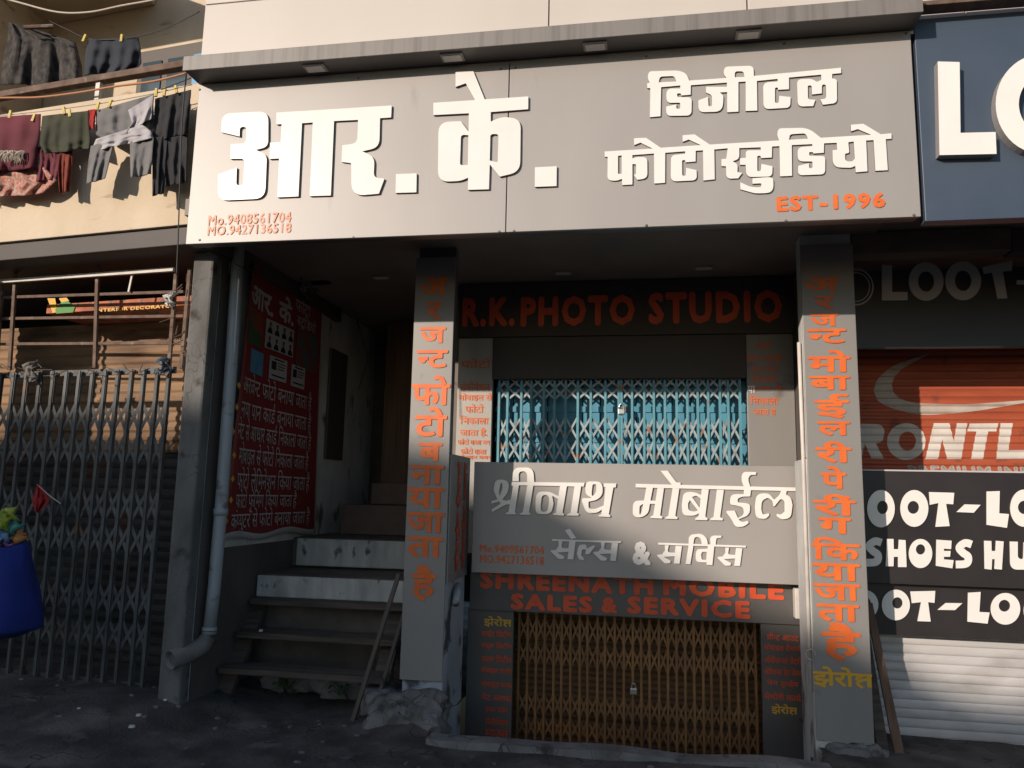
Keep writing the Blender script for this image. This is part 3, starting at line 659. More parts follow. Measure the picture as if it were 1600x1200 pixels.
for s, y in (('लाईट प्रिंटींग',990),('स्कूल प्रिंटींग',1009),('कलर प्रिंटींग',1029),('मोबाइल चार्जर',1047),('मोबाइल कवर',1069),('नेट ब्लास',1089),('इयर फोन',1108),('लेमीनेशन',1127),('माउस',1146),('की बोर्ड',1165)):
    hw = 24 if len(s) > 8 else 18
    rows.append((s, 776-hw, y-6, 776+hw, y+6, RL))
list_panel(-1.415, -1.04, 'narrow dark panel of orange Hindi lines left of the brown gate', rows)
rows = [('झेरोक्ष',1205,1100,1245,1117,YL)]
for s, y in (('प्रीन्ट आउट',995),('मोबाइल रीचार्ज',1012),('ओरीजनल बेटरी',1031),('ओरीजनल डेटा केबल',1049),('पेन ड्राईव',1068),('मेमोरी कार्ड',1088)):
    hw = 29 if len(s) > 11 else 25
    rows.append((s, 1223-hw, y-6, 1223+hw, y+6, RL))
list_panel(.865, 1.235, 'narrow dark panel of orange Hindi lines right of the brown gate', rows)
bm = B(); q = at(741, 915, 1.2); tube(bm, [(-1.40, 1.25, .92), (-1.385, 1.17, .87), (-1.375, 1.08, .80)], .026, 12); tag(obj('pipe_stub', bm, M['pvc'], smooth=True), 'short grey pipe stub poking from the left pillar below the side board', 'pipe')

# ================================================================ STAIR, BANNER, PIER, PIPE
st = empty('wooden_stair', (-2.5, 1.2, 0), 'weathered open wooden steps with a leaning handrail leading up to the landing', 'stairs')
for y, z in ((.93, .285), (1.13, .510), (1.33, .735)):
    for k in range(3):
        bm = bbox(-3.15+.03*random.random(), -1.84-.03*random.random(), y+k*.088, y+.080+k*.088, z-.045, z-.004*random.random(), .005); obj('tread_plank', bm, M['wood'], st)
for x in (-3.12, -1.93):
    bm = B(); bar(bm, (x, .96, .02), (x, 1.50, .69), .05, .12, (1,0,0)); obj('stringer', bm, M['wood'], st)
a, b = at(622, 897, .93), onz(556, 1122, .0)
bm = B(); bar(bm, (a.x, .95, a.z), (b.x+.02, .80, .0), .028, .03); obj('handrail', bm, M['frame_dark'], st)
bm = B(); bar(bm, (a.x+.05, 1.05, a.z-.18), (b.x+.15, .93, .12), .024, .024); obj('handrail', bm, M['frame_dark'], st)
bm = B()
for k in range(9):
    q = rock(-2.9+.16*k+.05*random.random(), 1.42+.05*random.random(), .06+.02*(k % 3), .13, .10, .09+.03*random.random(), k, 2)
    me = bpy.data.meshes.new('t'); q.to_mesh(me); q.free(); bm.from_mesh(me); bpy.data.meshes.remove(me)
tag(obj('rubble', bm, M['concrete']), kind='stuff', label='dark rubble heaped under the wooden steps', cat='rubble')
tag(obj('stone_block', bbox(-2.02, -1.80, .92, 1.12, .0, .20, .02), M['concrete']), 'rough stone block propping the right end of the lowest wooden step', 'stone block')

pe = tag(obj('concrete_pier', bbox(WX-.165, WX+.004, .50, .618, -.1, 3.44, .018), M['pier']), 'weathered grey concrete pier between the metal grille and the stairs', 'pier')
bn = empty('wall_banner', (WX+.02, 1.8, 1.2), 'maroon vinyl banner with white Hindi lines and photo samples on the stair wall', 'banner')
bm = B(); n = 24
BC = [onx(345, 848, WX+.07), onx(492, 830, WX+.03), onx(395, 416, WX+.07), onx(506, 470, WX+.03)]   # its four corners
BZ0, BZ1 = (BC[0].z+BC[1].z)/2, (BC[2].z+BC[3].z)/2
def bys(t, s):
    l, r = BC[0].y+(BC[2].y-BC[0].y)*s, BC[1].y+(BC[3].y-BC[1].y)*s
    return l + (r-l)*t
def bx(t, s): return WX + .03 + .045*max(0, .22-t)/.22 + .006*math.sin(t*9+s*3)
def on_sheet(y, z, lift):
    s = (z-BZ0)/(BZ1-BZ0); l, r = bys(0, s), bys(1, s)
    return bx(max(-.05, (y-l)/(r-l)), s) + lift
tj = [0, .022] + [.022 + .978*k/19 for k in range(1, 20)]; ti = [i/(n-1)*.985 for i in range(n)] + [1]
g = [[bm.verts.new((bx(ti[i], tj[j]), bys(ti[i], tj[j]), BZ0 + (BZ1-BZ0)*tj[j] + .02*math.sin(i*.5)*(j < 2))) for j in range(21)] for i in range(n+1)]
for i in range(n):
    for j in range(20): bm.faces.new((g[i][j], g[i+1][j], g[i+1][j+1], g[i][j+1])).material_index = 1 if (j == 0 or i == n-1) else 0
o = obj('banner_sheet', bm, [M['maroon'], M['flex_white']], bn, True); o.modifiers.new('t', 'SOLIDIFY').thickness = .002
def bq(px0, py0, px1, py1):
    """banner text box: photo pixels of its left-bottom and right-top on the stair wall"""
    a, b = onx(px0, py0, WX+.05), onx(px1, py1, WX+.05)
    return Vector((0, a.y, a.z)), Vector((0, b.y, b.z))
def btext(s, y0, y1, z0, z1, mt=None, bold=.004, name='printed_line'):
    x = WX + .05
    def drp(b_):
        for v in b_.verts: v.co.x = on_sheet(v.co.y, v.co.z, .004 + (v.co.x-x))
    text(name, s, (Vector((x, y0, z0)), Vector((x, y1, z0)), Vector((x, y0, z1))), mt or M['banner_text'], bn, bold, 0, drape=drp)
for s, (px0, py0), (px1, py1), h in (('अरजेन्ट फोटो बनाया जाता है',(375,606),(489,628),.20),('नया पान कार्ड बनाया जाता है',(372,640),(488,664),.20),('नेट से आधार कार्ड निकाला जाता है',(366,678),(488,690),.20),('मोबाइल से फोटो निकाला जाता है',(369,715),(483,722),.20),('फोटो लेमिनेशन किया जाता है',(367,752),(485,757),.20),('फोटो फ्रेमिंग किया जाता है',(365,785),(465,786),.19),('कंप्युटर से फोटो बनाया जाता है',(357,818),(485,811),.20)):
    a, b = onx(px0, py0, WX+.05), onx(px1, py1, WX+.05); zc = (a.z+b.z)/2
    btext(s, a.y, b.y, zc-h*.42, zc+h*.58)
    q = onx(px0-9, py0-4, WX+.05)
    bm = B(); hh = .028; x = on_sheet(q.y, q.z, .005)
    bm.faces.new([bm.verts.new(v) for v in ((x, q.y-hh, q.z), (x, q.y, q.z-hh), (x, q.y+hh, q.z), (x, q.y, q.z+hh))]); obj('bullet_mark', bm, M['yellow'], bn)
HEAD = (('आर. के.',388,463,449,494,.03), ('फोटो',464,489,466,491,.015), ('स्टुडियो',466,498,495,521,.015))
def bz(px0, px1, y0, y1, dx=.054):
    """photo columns px0..px1 and rows y0..y1 (at the middle column) -> y range and z range on the stair wall"""
    xc = (px0+px1)/2
    return onx(px0, (y0+y1)/2, WX+dx).y, onx(px1, (y0+y1)/2, WX+dx).y, onx(xc, y1, WX+dx).z, onx(xc, y0, WX+dx).z
def card(px0, y0, px1, y1, mt, name, parent=bn, dx=.056):
    a, b, z0, z1 = bz(px0, px1, y0, y1, dx)
    dx = on_sheet((a+b)/2, (z0+z1)/2, .006) - WX; h = (on_sheet(b, z0, 0)-on_sheet(a, z0, 0))/2
    bm = B(); hexa(bm, [(WX+dx+.003-h, a, z0), (WX+dx+.003+h, b, z0), (WX+dx+.003+h, b, z1), (WX+dx+.003-h, a, z1), (WX+dx-h, a, z0), (WX+dx+h, b, z0), (WX+dx+h, b, z1), (WX+dx-h, a, z1)])
    return obj(name, bm, mt, parent), a, b, z0, z1
for s, px0, px1, y0, y1, bo in HEAD:
    a, b, z0, z1 = bz(px0, px1, y0, y1); btext(s, a, b, z0, z1, None, bo, 'banner_heading')
pg = mat('photo_green_red', (.05,.10,.05), .5, 0, (.28,.06,.04), 5, 3, .45, .55)
pb = mat('photo_warm', (.18,.07,.05), .5, 0, (.07,.12,.15), 6, 3, .45, .55)
pw = mat('portrait_white', (.40,.40,.40), .5); pk = mat('portrait_black', (.02,.02,.022), .5); psk = mat('portrait_skin', (.2,.12,.09), .6)
card(384, 483, 413, 540, pg, 'sample_photo'); card(465, 519, 499, 580, pb, 'sample_photo')
c, y0, y1, z0, z1 = card(419, 506, 461, 551, pw, 'portrait_sheet')
for i in range(4):
    for j in range(2):
        yc = y0+(y1-y0)*(i+.5)/4; zb = z0+(z1-z0)*j/2+.008; hw = (y1-y0)/8*.72; h = (z1-z0)/2*.85
        bm = B(); x = on_sheet(yc, zb, .013)
        lp = [Vector((yc+hw*math.cos(t*PI/10), zb+h*.48*math.sin(t*PI/10))) for t in range(11)]
        bm.faces.new([bm.verts.new((x, p_.x, p_.y)) for p_ in lp]).material_index = 0
        bm.faces.new([bm.verts.new((x+.001, p_.x, p_.y)) for p_ in ell(yc, zb+h*.68, hw*.42, h*.22, 14)]).material_index = 1
        bm.faces.new([bm.verts.new((x+.002, yc+hw*.42*math.cos(t*PI/8), zb+h*.76+h*.16*math.sin(t*PI/8))) for t in range(9)]).material_index = 0
        obj('portrait', bm, [pk, psk], bn)
card(391, 548, 416, 585, mat('blue_card', (.07,.24,.42), .5, 0, (.12,.30,.45), 9, 4), 'sample_card'); 
for pxs in ((425, 559, 451, 595), (457, 572, 478, 606)):
    c, y0, y1, z0, z1 = card(*pxs, pw, 'identity_card')
    x = on_sheet((y0+y1)/2, (z0+z1)/2, .013); bm = B(); wv, hv = y1-y0, z1-z0
    for (u0, u1, v0, v1) in ((.08,.34,.42,.78),(.42,.9,.72,.76),(.42,.86,.6,.64),(.42,.8,.48,.52),(.1,.9,.14,.20),(.2,.8,.86,.92)): box(bm, x, x+.001, y0+wv*u0, y0+wv*u1, z0+hv*v0, z0+hv*v1)
    obj('card_print', bm, pk, c)
# downpipe with elbow
dp = empty('drain_pipe', (-3.02, .70, .3), 'grey drainpipe running down past the banner to an open elbow at ground level', 'drain pipe')
a = Vector((onz(372, 385, 3.4).x, 0, 0))
def pp(px, py): return at(px, py, .72)
bm = B(); tube(bm, [pp(376, 330), pp(362, 560), pp(345, 800), pp(334, 925), pp(327, 985)], .046, 16); obj('pipe_run', bm, M['pvc'], dp, True)
bm = B(); e = pp(327, 985); tube(bm, [e, e+Vector((0,-.005,-.05)), e+Vector((-.02,-.05,-.10)), e+Vector((-.06,-.14,-.135)), e+Vector((-.12,-.27,-.16))], .060, 18, False); o = obj('pipe_elbow', bm, mat('dirty_pvc', (.13,.12,.115), .8, 0, (.2,.2,.2), 6, 6), dp, True); o.modifiers.new('t', 'SOLIDIFY').thickness = .006
for (px, py) in ((345, 800), (327, 985)):
    c = pp(px, py); bm = B(); tube(bm, [c-Vector((0,0,.025)), c+Vector((0,0,.025))], .053, 16); obj('pipe_collar', bm, M['pvc'], dp, True)
bm = B(); tube(bm, [pp(356, 384), pp(354, 405), pp(352, 428)], .036, 12); tag(obj('pipe_stub', bm, M['white_paint'], smooth=True), 'short white pipe end beside the drainpipe under the big sign', 'pipe')
# round wall fan high on the stair wall
q = onx(480, 440, WX+.12); fn = empty('wall_fan', q, 'small dark round wall fan above the banner corner', 'fan')
bm = B(); tube(bm, [(q.x+.02, q.y+.16*math.cos(t*PI/12), q.z+.16*math.sin(t*PI/12)) for t in range(25)], .012, 6, False); obj('guard_ring', bm, M['frame_dark'], fn, True)
bm = B()
for k in range(10): tube(bm, [(q.x+.03, q.y, q.z), (q.x+.02, q.y+.16*math.cos(k*PI/5), q.z+.16*math.sin(k*PI/5))], .003, 4)
obj('guard_spokes', bm, M['frame_dark'], fn)
bm = B(); tube(bm, [(WX, q.y, q.z), (q.x+.04, q.y, q.z)], .05, 14); obj('motor', bm, M['frame_dark'], fn, True)
bm = B()
for k in range(3):
    an = k*2*PI/3
    lp = [(0, .02), (.05, .05), (.13, .06), (.13, -.03), (.05, -.03)]
    bm.faces.new([bm.verts.new((q.x-.02+.15*v, q.y+u*math.cos(an)-v*math.sin(an), q.z+u*math.sin(an)+v*math.cos(an))) for u, v in lp])
obj('blades', bm, M['lamp_frame'], fn)
# ================================================================ LEFT BUILDING WITH BALCONY
lb = empty('balcony_building', lpt(-4.6, 0, .6), 'cream plastered building with a balcony above the metal grille at the left', 'building')
def lbox(name, x0, x1, d0, d1, z0, z1, mt, parent=lb, bev=.006):
    bm = B(); hexa(bm, [lpt(x0,z0,d0), lpt(x1,z0,d0), lpt(x1,z1,d0), lpt(x0,z1,d0), lpt(x0,z0,d1), lpt(x1,z0,d1), lpt(x1,z1,d1), lpt(x0,z1,d1)])
    if bev: bmesh.ops.bevel(bm, geom=bm.edges[:], offset=bev, segments=2, profile=.5, affect='EDGES')
    return obj(name, bm, mt, parent)
LX0, LX1 = -9.0, -3.13
lbox('balcony_wall', LX0, LX1, 0, .12, 3.50, 4.60, M['cream'])
lbox('balcony_slab', LX0, LX1, .03, 2.6, 3.36, 3.495, M['brown_black'])
lbox('back_wall', LX0, LX1+.3, 1.55, 1.7, 3.50, 8.0, M['cream'])
lbox('balcony_ceiling', LX0, LX1-1.9, .1, 1.54, 6.6, 6.8, M['cream'])
lbox('side_wall', -6.75, -6.4, .13, 1.54, 3.5, 6.6, M['cream'])
lbox('shop_back_wall', LX0, WX-.2, 1.9, 2.0, -.2, 3.35, M['dark'])
lbox('lintel_beam', LX0, -3.36, .32, .42, 3.375, 3.455, M['rust'])
lbox('side_pier', -6.2, -5.42, .02, .30, -.2, 3.35, M['pier'])
# balcony rail and post
rl = lbox('balcony_rail', LX0, LX1, -.02, .05, 4.745, 4.80, M['rust'])
for x in (-4.22, -5.6, -7.0): lbox('rail_post', x-.02, x+.02, .0, .035, 4.60, 4.745, M['white_paint'], lb, 0)
# window on the back wall
a, b = atl(215, 132, 1.5), atl(306, 68, 1.5)
wf = lbox('window', a.x, b.x+.35, 1.48, 1.548, 4.95, b.z, M['frame_dark'])
for i in range(3):
    x0 = a.x+.07+i*(b.x-a.x+.35-.1)/3; x1 = x0+(b.x-a.x+.2)/3-.06
    lbox('pane', x0, x1, 1.468, 1.478, 5.02, b.z-.14, M['glass'] if i != 2 else M['blue_glass'], wf, 0)
    lbox('lower_pane', x0, x1, 1.462, 1.467, 4.97, 5.35, M['blue_glass'], wf, 0)
# metal grille and folding gate in front of the left shop
GD = .35
gr = empty('metal_grille', lpt(-4.5, 2.5, GD), 'rusty open metal grille above the grey folding gate at the left', 'grille')
def lbar(p0, p1, wd, dep, d, mt, parent, name='grille_bar', jit=0):
    a, b = atl(*p0, d), atl(*p1, d); bm = B(); bar(bm, a, b, wd, dep); return obj(name, bm, mt, parent)
for p0, p1, wd in (((-60,467),(287,456),.022),((-60,499),(287,494),.022),((-60,538),(289,536),.022)): lbar(p0, p1, wd, .02, GD, M['rust'], gr)
for p0, p1 in (((25,422),(15,578)),((153,415),(148,575)),((276,418),(264,576)),((297,420),(283,576)),((3,446),(-6,578))): lbar(p0, p1, .026, .022, GD-.015, M['rust'], gr)
lbar((-70,445), (272,421), .03, .028, GD-.05, M['white_paint'], gr, 'grille_rod'); lbar((207,428),(201,456), .014, .01, GD-.03, M['white_paint'], gr, 'grille_tie')
P_ = lambda x, z, d=0: lpt(x, z, GD+d)
xr = atl(262, 800, GD).x
xs = []; k = 0
for px in (-96,-74,-51,-28,-6,15,36,57,78,97,117,138,158,178,198,218,240,258): xs.append(atl(px, 640, GD).x)
zz = lambda y: atl(150, y, GD).z
gate('folding_gate', xs, .16, 2.51, 0, [(zz(b), zz(a)) for a, b in ((628,676),(679,726),(763,813),(818,866),(909,958),(966,1012))], M['gate_grey'], 'grey green folding gate with scissor lattice at the left shop', .024, P=P_, rail=.05, lw=.017, lm=mat('worn_lattice_paint', (.125,.13,.13), .65, .15, (.07,.064,.06), 14, 7, .45, .7, (1,1,1), .2, 80, (.17,.09,.05), 9, .62, .72))
shutter('rolling_shutter', -7.0, -3.62, 1.90, 3.05, 0, .085, .016, M['shut_wood'], 'ochre ribbed shutter behind the top of the grey folding gate', P=lambda x, z, d: lpt(x, z, .98+d))
shutter('rolling_shutter', -7.0, -3.62, -.1, 1.89, 0, .085, .016, mat('dark_shutter', (.07,.072,.07), .8, .05, (.035,.034,.033), 3, 7, .35, .65, (.5,1,3), .1, 60, (.10,.05,.035), 2.2, .58, .68), 'dark ribbed shutter behind the lower part of the grey folding gate', P=lambda x, z, d: lpt(x, z, .98+d))  # lower shutter coloured darker than the ochre one above
# painted shop board above the left shutter
sb = empty('painted_board', lpt(-4.4, 3.0, .5), 'worn painted board with interior decorator lettering above the ochre shutter', 'shop sign')
a, b = atl(72, 490, .5), atl(292, 462, .5)
lbox('board', a.x, b.x+.12, .5, .94, a.z, b.z, mat('worn_red_board', (.55,.17,.07), .7, 0, (.34,.10,.05), 9, 7, .4, .6, (1,1,1), 0, 1, (.07,.09,.10), 12, .55, .62), sb, .003)
def lquad(x0, y0, x1, y1, d):
    p, q = atl(x0, y1, d), atl(x1, y0, d); e = lpt(q.x, p.z, d); p = lpt(p.x, p.z, d); return p, e, lpt(p.x, q.z, d)
text('lettering', 'INTERIOR DECORATOR', lquad(150, 475, 276, 488, .5), M['yellow'], sb, .04)
for pts, mt in ((((74,466),(86,466),(90,488),(82,489)), M['yellow']), (((86,484),(95,473),(106,470),(117,480),(114,488),(88,490)), mat('painted_green', (.08,.26,.06), .6)), (((92,466),(104,465),(108,470),(96,473)), M['yellow'])):
    bm = B(); bm.faces.new([bm.verts.new(atl(x, y, .496 if mt is M['yellow'] else .492)) for x, y in pts][::-1]); obj('painted_patch', bm, mt, sb)
# dry twigs and rags caught on the gate top
bm = B()
for k in range(46):
    px = random.uniform(-10, 285) if k % 3 else random.uniform(270, 300); py = 578+random.uniform(-6, 10) if px < 270 else random.uniform(425, 560)
    p = atl(px, py, GD-.06); q = p + Vector((random.uniform(-.12,.12), random.uniform(-.05,.03), random.uniform(-.07,.07)))
    tube(bm, [p, p.lerp(q, .5)+Vector((0,0,random.uniform(-.02,.02))), q], .0035, 4)
tag(obj('dry_twigs', bm, M['rust']), kind='stuff', label='dry twigs and fibres tangled along the gate top', cat='twigs')
def wisp(px, py, s, mt, label, cat, d, seed):
    c = atl(px, py, d); bm = B(); n = 7
    g = [[bm.verts.new(c+Vector(((i/n-.5)*s*(1-.4*j/n) + .02*math.sin(j+seed), .03*math.sin(i*1.7+j*1.3+seed), (.5-j/n)*s*1.4 + .02*math.sin(i*2+seed)))) for j in range(n+1)] for i in range(n+1)]
    for i in range(n):
        for j in range(n): bm.faces.new((g[i][j], g[i][j+1], g[i+1][j+1], g[i+1][j]))
    o = obj(cat.replace(' ', '_'), bm, mt, None, True); o.modifiers.new('t', 'SOLIDIFY').thickness = .004; return tag(o, label, cat)
wisp(265, 468, .07, M['paper'], 'white plastic scrap tied to the right upright of the metal grille', 'plastic scrap', GD-.06, 1)
wisp(257, 572, .085, cloth('grey_blue_rag', (.20,.24,.28), (.13,.16,.19)), 'grey blue rag hanging at the right end of the gate top', 'rag', GD-.06, 4)
wisp(48, 581, .11, cloth('dusty_rag', (.22,.20,.18), (.13,.12,.11)), 'dusty pale rag on the gate top at the left', 'rag', GD-.06, 2)

# ---------------------------------------------------------------- washing on the balcony
def garment(name, rows, d, mt, label, cat, fold=.022, nf=7, seed=0., parent=None, dsl=0.):
    """rows = [(y, xl, xr)...] photo pixels on the turned plane at offset d; a hanging sheet with folds"""
    bm = B(); nu, nv = 26, 26; g = []
    for j in range(nv+1):
        t = j/nv*(len(rows)-1); i = min(int(t), len(rows)-2); f = t-i
        y = rows[i][0]*(1-f)+rows[i+1][0]*f; xl = rows[i][1]*(1-f)+rows[i+1][1]*f; xr = rows[i][2]*(1-f)+rows[i+1][2]*f
        line = []
        for k in range(nu+1):
            u = k/nu; tt = j/nv
            px = xl+(xr-xl)*u; py = y + (rows[0][3] if len(rows[0]) > 3 else 0)*(u-.5)
            A = fold*(.25+.9*tt)
            dd = A*math.sin(u*nf*2+seed+.9*math.sin(tt*3+seed)) + .6*A*math.sin(u*nf*4.3+seed*2+tt*2.5) + .5*fold*noise.noise((u*5, tt*5, seed))
            if j == nv: py += .9*math.sin(u*9+seed)
            line.append(bm.verts.new(atl(px, py, d+dd+dsl*tt)))
        g.append(line)
    for j in range(nv):
        for k in range(nu): bm.faces.new((g[j][k], g[j+1][k], g[j+1][k+1], g[j][k+1]))
    o = obj(name, bm, mt, parent, True); o.modifiers.new('t', 'SOLIDIFY').thickness = .006
    return tag(o, label, cat)
D = -.15
cm = cloth('maroon_cloth', (.16,.035,.05), (.10,.022,.03)); col_ = cloth('olive_cloth', (.075,.075,.045), (.045,.047,.03)); cgr = cloth('grey_cloth', (.22,.21,.21), (.16,.155,.155))
cwh = cloth('pale_shirt', (.50,.48,.49), (.40,.38,.40)); cbk = cloth('black_cloth', (.022,.022,.025), (.035,.035,.038)); cfl = cloth('floral_red', (.42,.05,.04), (.46,.42,.33), 48); crd = cloth('red_cloth', (.45,.03,.03), (.30,.02,.02)); crr = cloth('brick_red_cloth', (.26,.06,.03), (.14,.025,.02), 14)
cpt = cloth('patterned_curtain', (.018,.017,.018), (.085,.075,.068), 16); cnv = cloth('navy_towel', (.028,.032,.042), (.04,.045,.055))
garment('skirt', [(236,-40,64,-8),(262,-40,66),(286,-30,90),(306,-30,66)], D+.03, cfl, 'red and cream floral skirt hanging lowest at the left of the washing line', 'skirt', .02, 8, 1)
garment('maroon_shirt', [(182,-50,63,-8),(210,-50,62),(240,-45,58),(266,-40,56)], D-.02, cm, 'maroon shirt hanging at the left end of the washing line', 'shirt', .018, 6, 2)
bm = B()
for k in range(34):
    p = atl(2+k*1.1, 236+random.uniform(-1,1), D-.055); q = p+Vector((random.uniform(-.05,.05), random.uniform(-.03,0), -.07-random.uniform(0,.04)))
    tube(bm, [p, p.lerp(q,.5)+Vector((random.uniform(-.01,.01),-.012,0)), q], .005, 4)
tag(obj('tassel_fringe', bm, M['rope']), 'cream tassel fringe lying over the maroon shirt', 'fringe')
garment('dark_blouse', [(228,56,92,-4),(255,58,92),(281,56,88)], D+.02, cm, 'dark maroon blouse hanging below the olive shirt', 'blouse', .018, 5, 3)
garment('olive_shirt', [(177,66,138,-8),(198,64,138),(222,62,140),(236,70,138)], D-.01, col_, 'olive green shirt pegged on the washing line', 'shirt', .018, 6, 4)
garment('brick_scarf', [(232,92,113,-3),(262,91,112),(300,94,107)], D+.02, crr, 'brick red scarf dangling below the olive shirt', 'scarf', .014, 4, 5)
garment('red_cloth', [(171,137,150,-2),(186,136,149),(202,138,148)], D, crd, 'small red cloth pegged between the olive and grey shirts', 'cloth', .01, 3, 6)
garment('grey_shirt', [(160,149,240,-26),(178,150,239),(198,150,240),(214,178,238)], D, cgr, 'grey shirt pegged on the line with pale collar cloth over it', 'shirt', .02, 7, 7)
wt = empty('pale_trousers', atl(190, 280, D-.03), 'pale grey trousers with two legs hanging over the grey shirt', 'trousers')
garment('waist', [(206,150,222,-22),(216,146,236),(226,144,240)], D-.045, cwh, None, None, .02, 6, 8, wt)
garment('leg', [(224,142,178,-8),(248,138,172),(283,135,164)], D-.04, cgr, None, None, .016, 4, 9, wt)
garment('leg', [(218,203,240,-6),(245,203,238),(275,204,236)], D-.04, cgr, None, None, .016, 4, 10, wt)
garment('pocket_flap', [(160,200,240,-24),(180,206,238),(197,197,236)], D-.035, cwh, None, None, .012, 4, 11, wt)
bt = empty('black_trousers', atl(265, 300, D), 'black trousers pegged at the right end of the washing line', 'trousers')
garment('waist', [(147,242,298,-14),(175,242,297),(215,238,294)], D, cbk, None, None, .02, 6, 12, bt)
garment('leg', [(213,240,262,-4),(260,238,258),(304,238,256)], D-.015, cbk, None, None, .015, 4, 13, bt)
garment('leg', [(213,258,293,-6),(255,256,291),(288,260,290)], D, cbk, None, None, .018, 4, 14, bt)
garment('patterned_curtain', [(38,14,40,6),(62,12,118),(100,4,128),(134,0,130)], .55, cpt, 'dark patterned curtain drawn across the balcony at the left', 'curtain', .04, 9, 15)
garment('navy_towel', [(60,138,216,-2),(78,134,219),(100,131,220),(116,132,205)], .10, cnv, 'dark navy towel hanging on the upper wire of the balcony', 'towel', .03, 6, 16)
def smooth_pts(pts, n=6):
    out = []
    P = [Vector(p) for p in pts]
    for i in range(len(P)-1):
        p0, p1, p2, p3 = P[max(i-1,0)], P[i], P[i+1], P[min(i+2,len(P)-1)]
        for k in range(n):
            t = k/n; out.append(.5*((2*p1)+(-p0+p2)*t+(2*p0-5*p1+4*p2-p3)*t*t+(-p0+3*p1-3*p2+p3)*t**3))
    out.append(P[-1]); return out
def line(name, pts, r, mt, label, cat, d):
    bm = B(); tube(bm, [atl(q.x, q.y, d) for q in smooth_pts(pts)], r, 6); return tag(obj(name, bm, mt, smooth=True), label, cat)
line('washing_line', [(-60,190),(0,181),(80,172),(160,161),(240,146),(300,132)], .004, M['rope'], 'pale cord carrying the row of washing below the balcony rail', 'washing line', D)
line('upper_wire', [(78,33),(105,46),(136,60),(176,62),(216,57),(262,43),(312,18)], .004, M['wire'], 'thin wire carrying the navy towel in the balcony', 'wire', .10)
line('orange_cable', [(-60,157),(0,153),(60,152),(120,145),(180,135),(240,127),(292,114)], .008, M['cable_orange'], 'orange cable running along the balcony rail', 'cable', -.06)
line('rope', [(-20,-10),(30,4),(90,19),(140,19),(190,9),(240,0),(300,-14)], .008, M['rope'], 'pale rope sagging across the top of the balcony', 'rope', -.02)
line('drop_wire', [(290,124),(284,200),(281,290),(278,380),(276,430)], .005, M['wire'], 'thin dark wire dropping past the black trousers to the grille', 'wire', -.28)
line('cross_wire', [(252,140),(275,131),(298,122)], .004, M['wire'], 'short dark wire tied at the corner of the big sign', 'wire', -.2)
for k, (x, y) in enumerate(((45,42),(40,39))[:1]):
    bm = B(); tube(bm, [atl(38, 43, .4), atl(84, 41, .5)], .02, 8); tag(obj('curtain_pole', bm, M['rust']), 'short rusty pole above the patterned curtain', 'pole')
peg0 = None
for x, y in ((17,177),(54,182),(101,171),(110,175),(154,164),(173,160),(245,143),(258,142),(276,138),(191,58),(133,58)):
    up = y < 80
    p = atl(x, y+2, .095 if up else D-.008)
    if peg0 is None:
        peg0 = empty('clothes_peg', p, 'small yellow clothes peg gripping the washing', 'clothes peg', 'clothes pegs on the washing lines')
        for s in (-1, 1):
            bm = B(); bar(bm, (p.x+s*.006, p.y-.01, p.z-.035), (p.x+s*.004, p.y-.006, p.z+.03), .009, .012); obj('jaw', bm, M['peg'], peg0)
    else:
        t = peg0.copy(); COL.objects.link(t); t.location = p; t.rotation_euler.y = random.uniform(-.3, .3)
        for ch in list(peg0.children): c = ch.copy(); COL.objects.link(c); c.parent = t

# ================================================================ BLUE SACK STALL AT THE LEFT EDGE
pol = empty('display_pole', (-4.66, .10, 0), 'dark pole at the very left edge from which the blue bag hangs', 'pole')
bm = B(); tube(bm, [(-4.66, .14, 0), (-4.66, .14, 1.9)], .02, 8); obj('post', bm, M['rust'], pol)
bm = B(); tube(bm, [(-4.66, .14, 1.16), (-4.26, .12, 1.16)], .012, 8); obj('hook_arm', bm, M['rust'], pol)
bm = B(); nu, nv = 72, 30; g = []
for j in range(nv+1):
    t = j/nv; z = .60 + .60*t; line = []
    hw = (.31 - .10*t**2.2)*(1 - .5*max(0, .10-t)/.10); hd = (.20 - .13*t**1.5)*(1 - .55*max(0, .10-t)/.10)
    for i in range(nu):
        a = 2*PI*i/nu; ca, sa_ = math.cos(a), math.sin(a)
        r = (abs(ca)**3.2 + abs(sa_)**3.2)**(-1/3.2)
        f = 1 + .045*math.sin(a*7+t*3)*t + .05*noise.noise((ca*2.2, sa_*2.2, t*2.5)) - .09*math.exp(-((a-4.55)/.10)**2)*(.4+.6*t)
        line.append(bm.verts.new((-4.33 + .04*(1-t) + ca*r*hw*f, .04 + sa_*r*hd*f, z + .02*math.sin(a*2+1)*t - .05*(1-abs(ca))*max(0, .15-t) + .018*noise.noise((ca*3, sa_*3, t*5)))))
    g.append(line)
for j in range(nv):
    for i in range(nu): bm.faces.new((g[j][i], g[j][(i+1) % nu], g[j+1][(i+1) % nu], g[j+1][i]))
bm.faces.new(g[0][::-1]); bm.faces.new(g[-1])
tag(obj('blue_bag', bm, cloth('royal_blue_cloth', (.012,.03,.22), (.008,.02,.16), 4), smooth=True), 'slumped royal blue cloth bag cut by the left edge before the folding gate', 'bag')
pk_m = [mat('packet_%s' % n, c, .35) for n, c in (('lime', (.35,.42,.05)), ('teal', (.05,.25,.22)), ('purple', (.16,.06,.16)), ('sky', (.15,.3,.5)), ('orange', (.5,.2,.05)))]
lab = ['lime green', 'teal', 'purple', 'sky blue', 'orange']
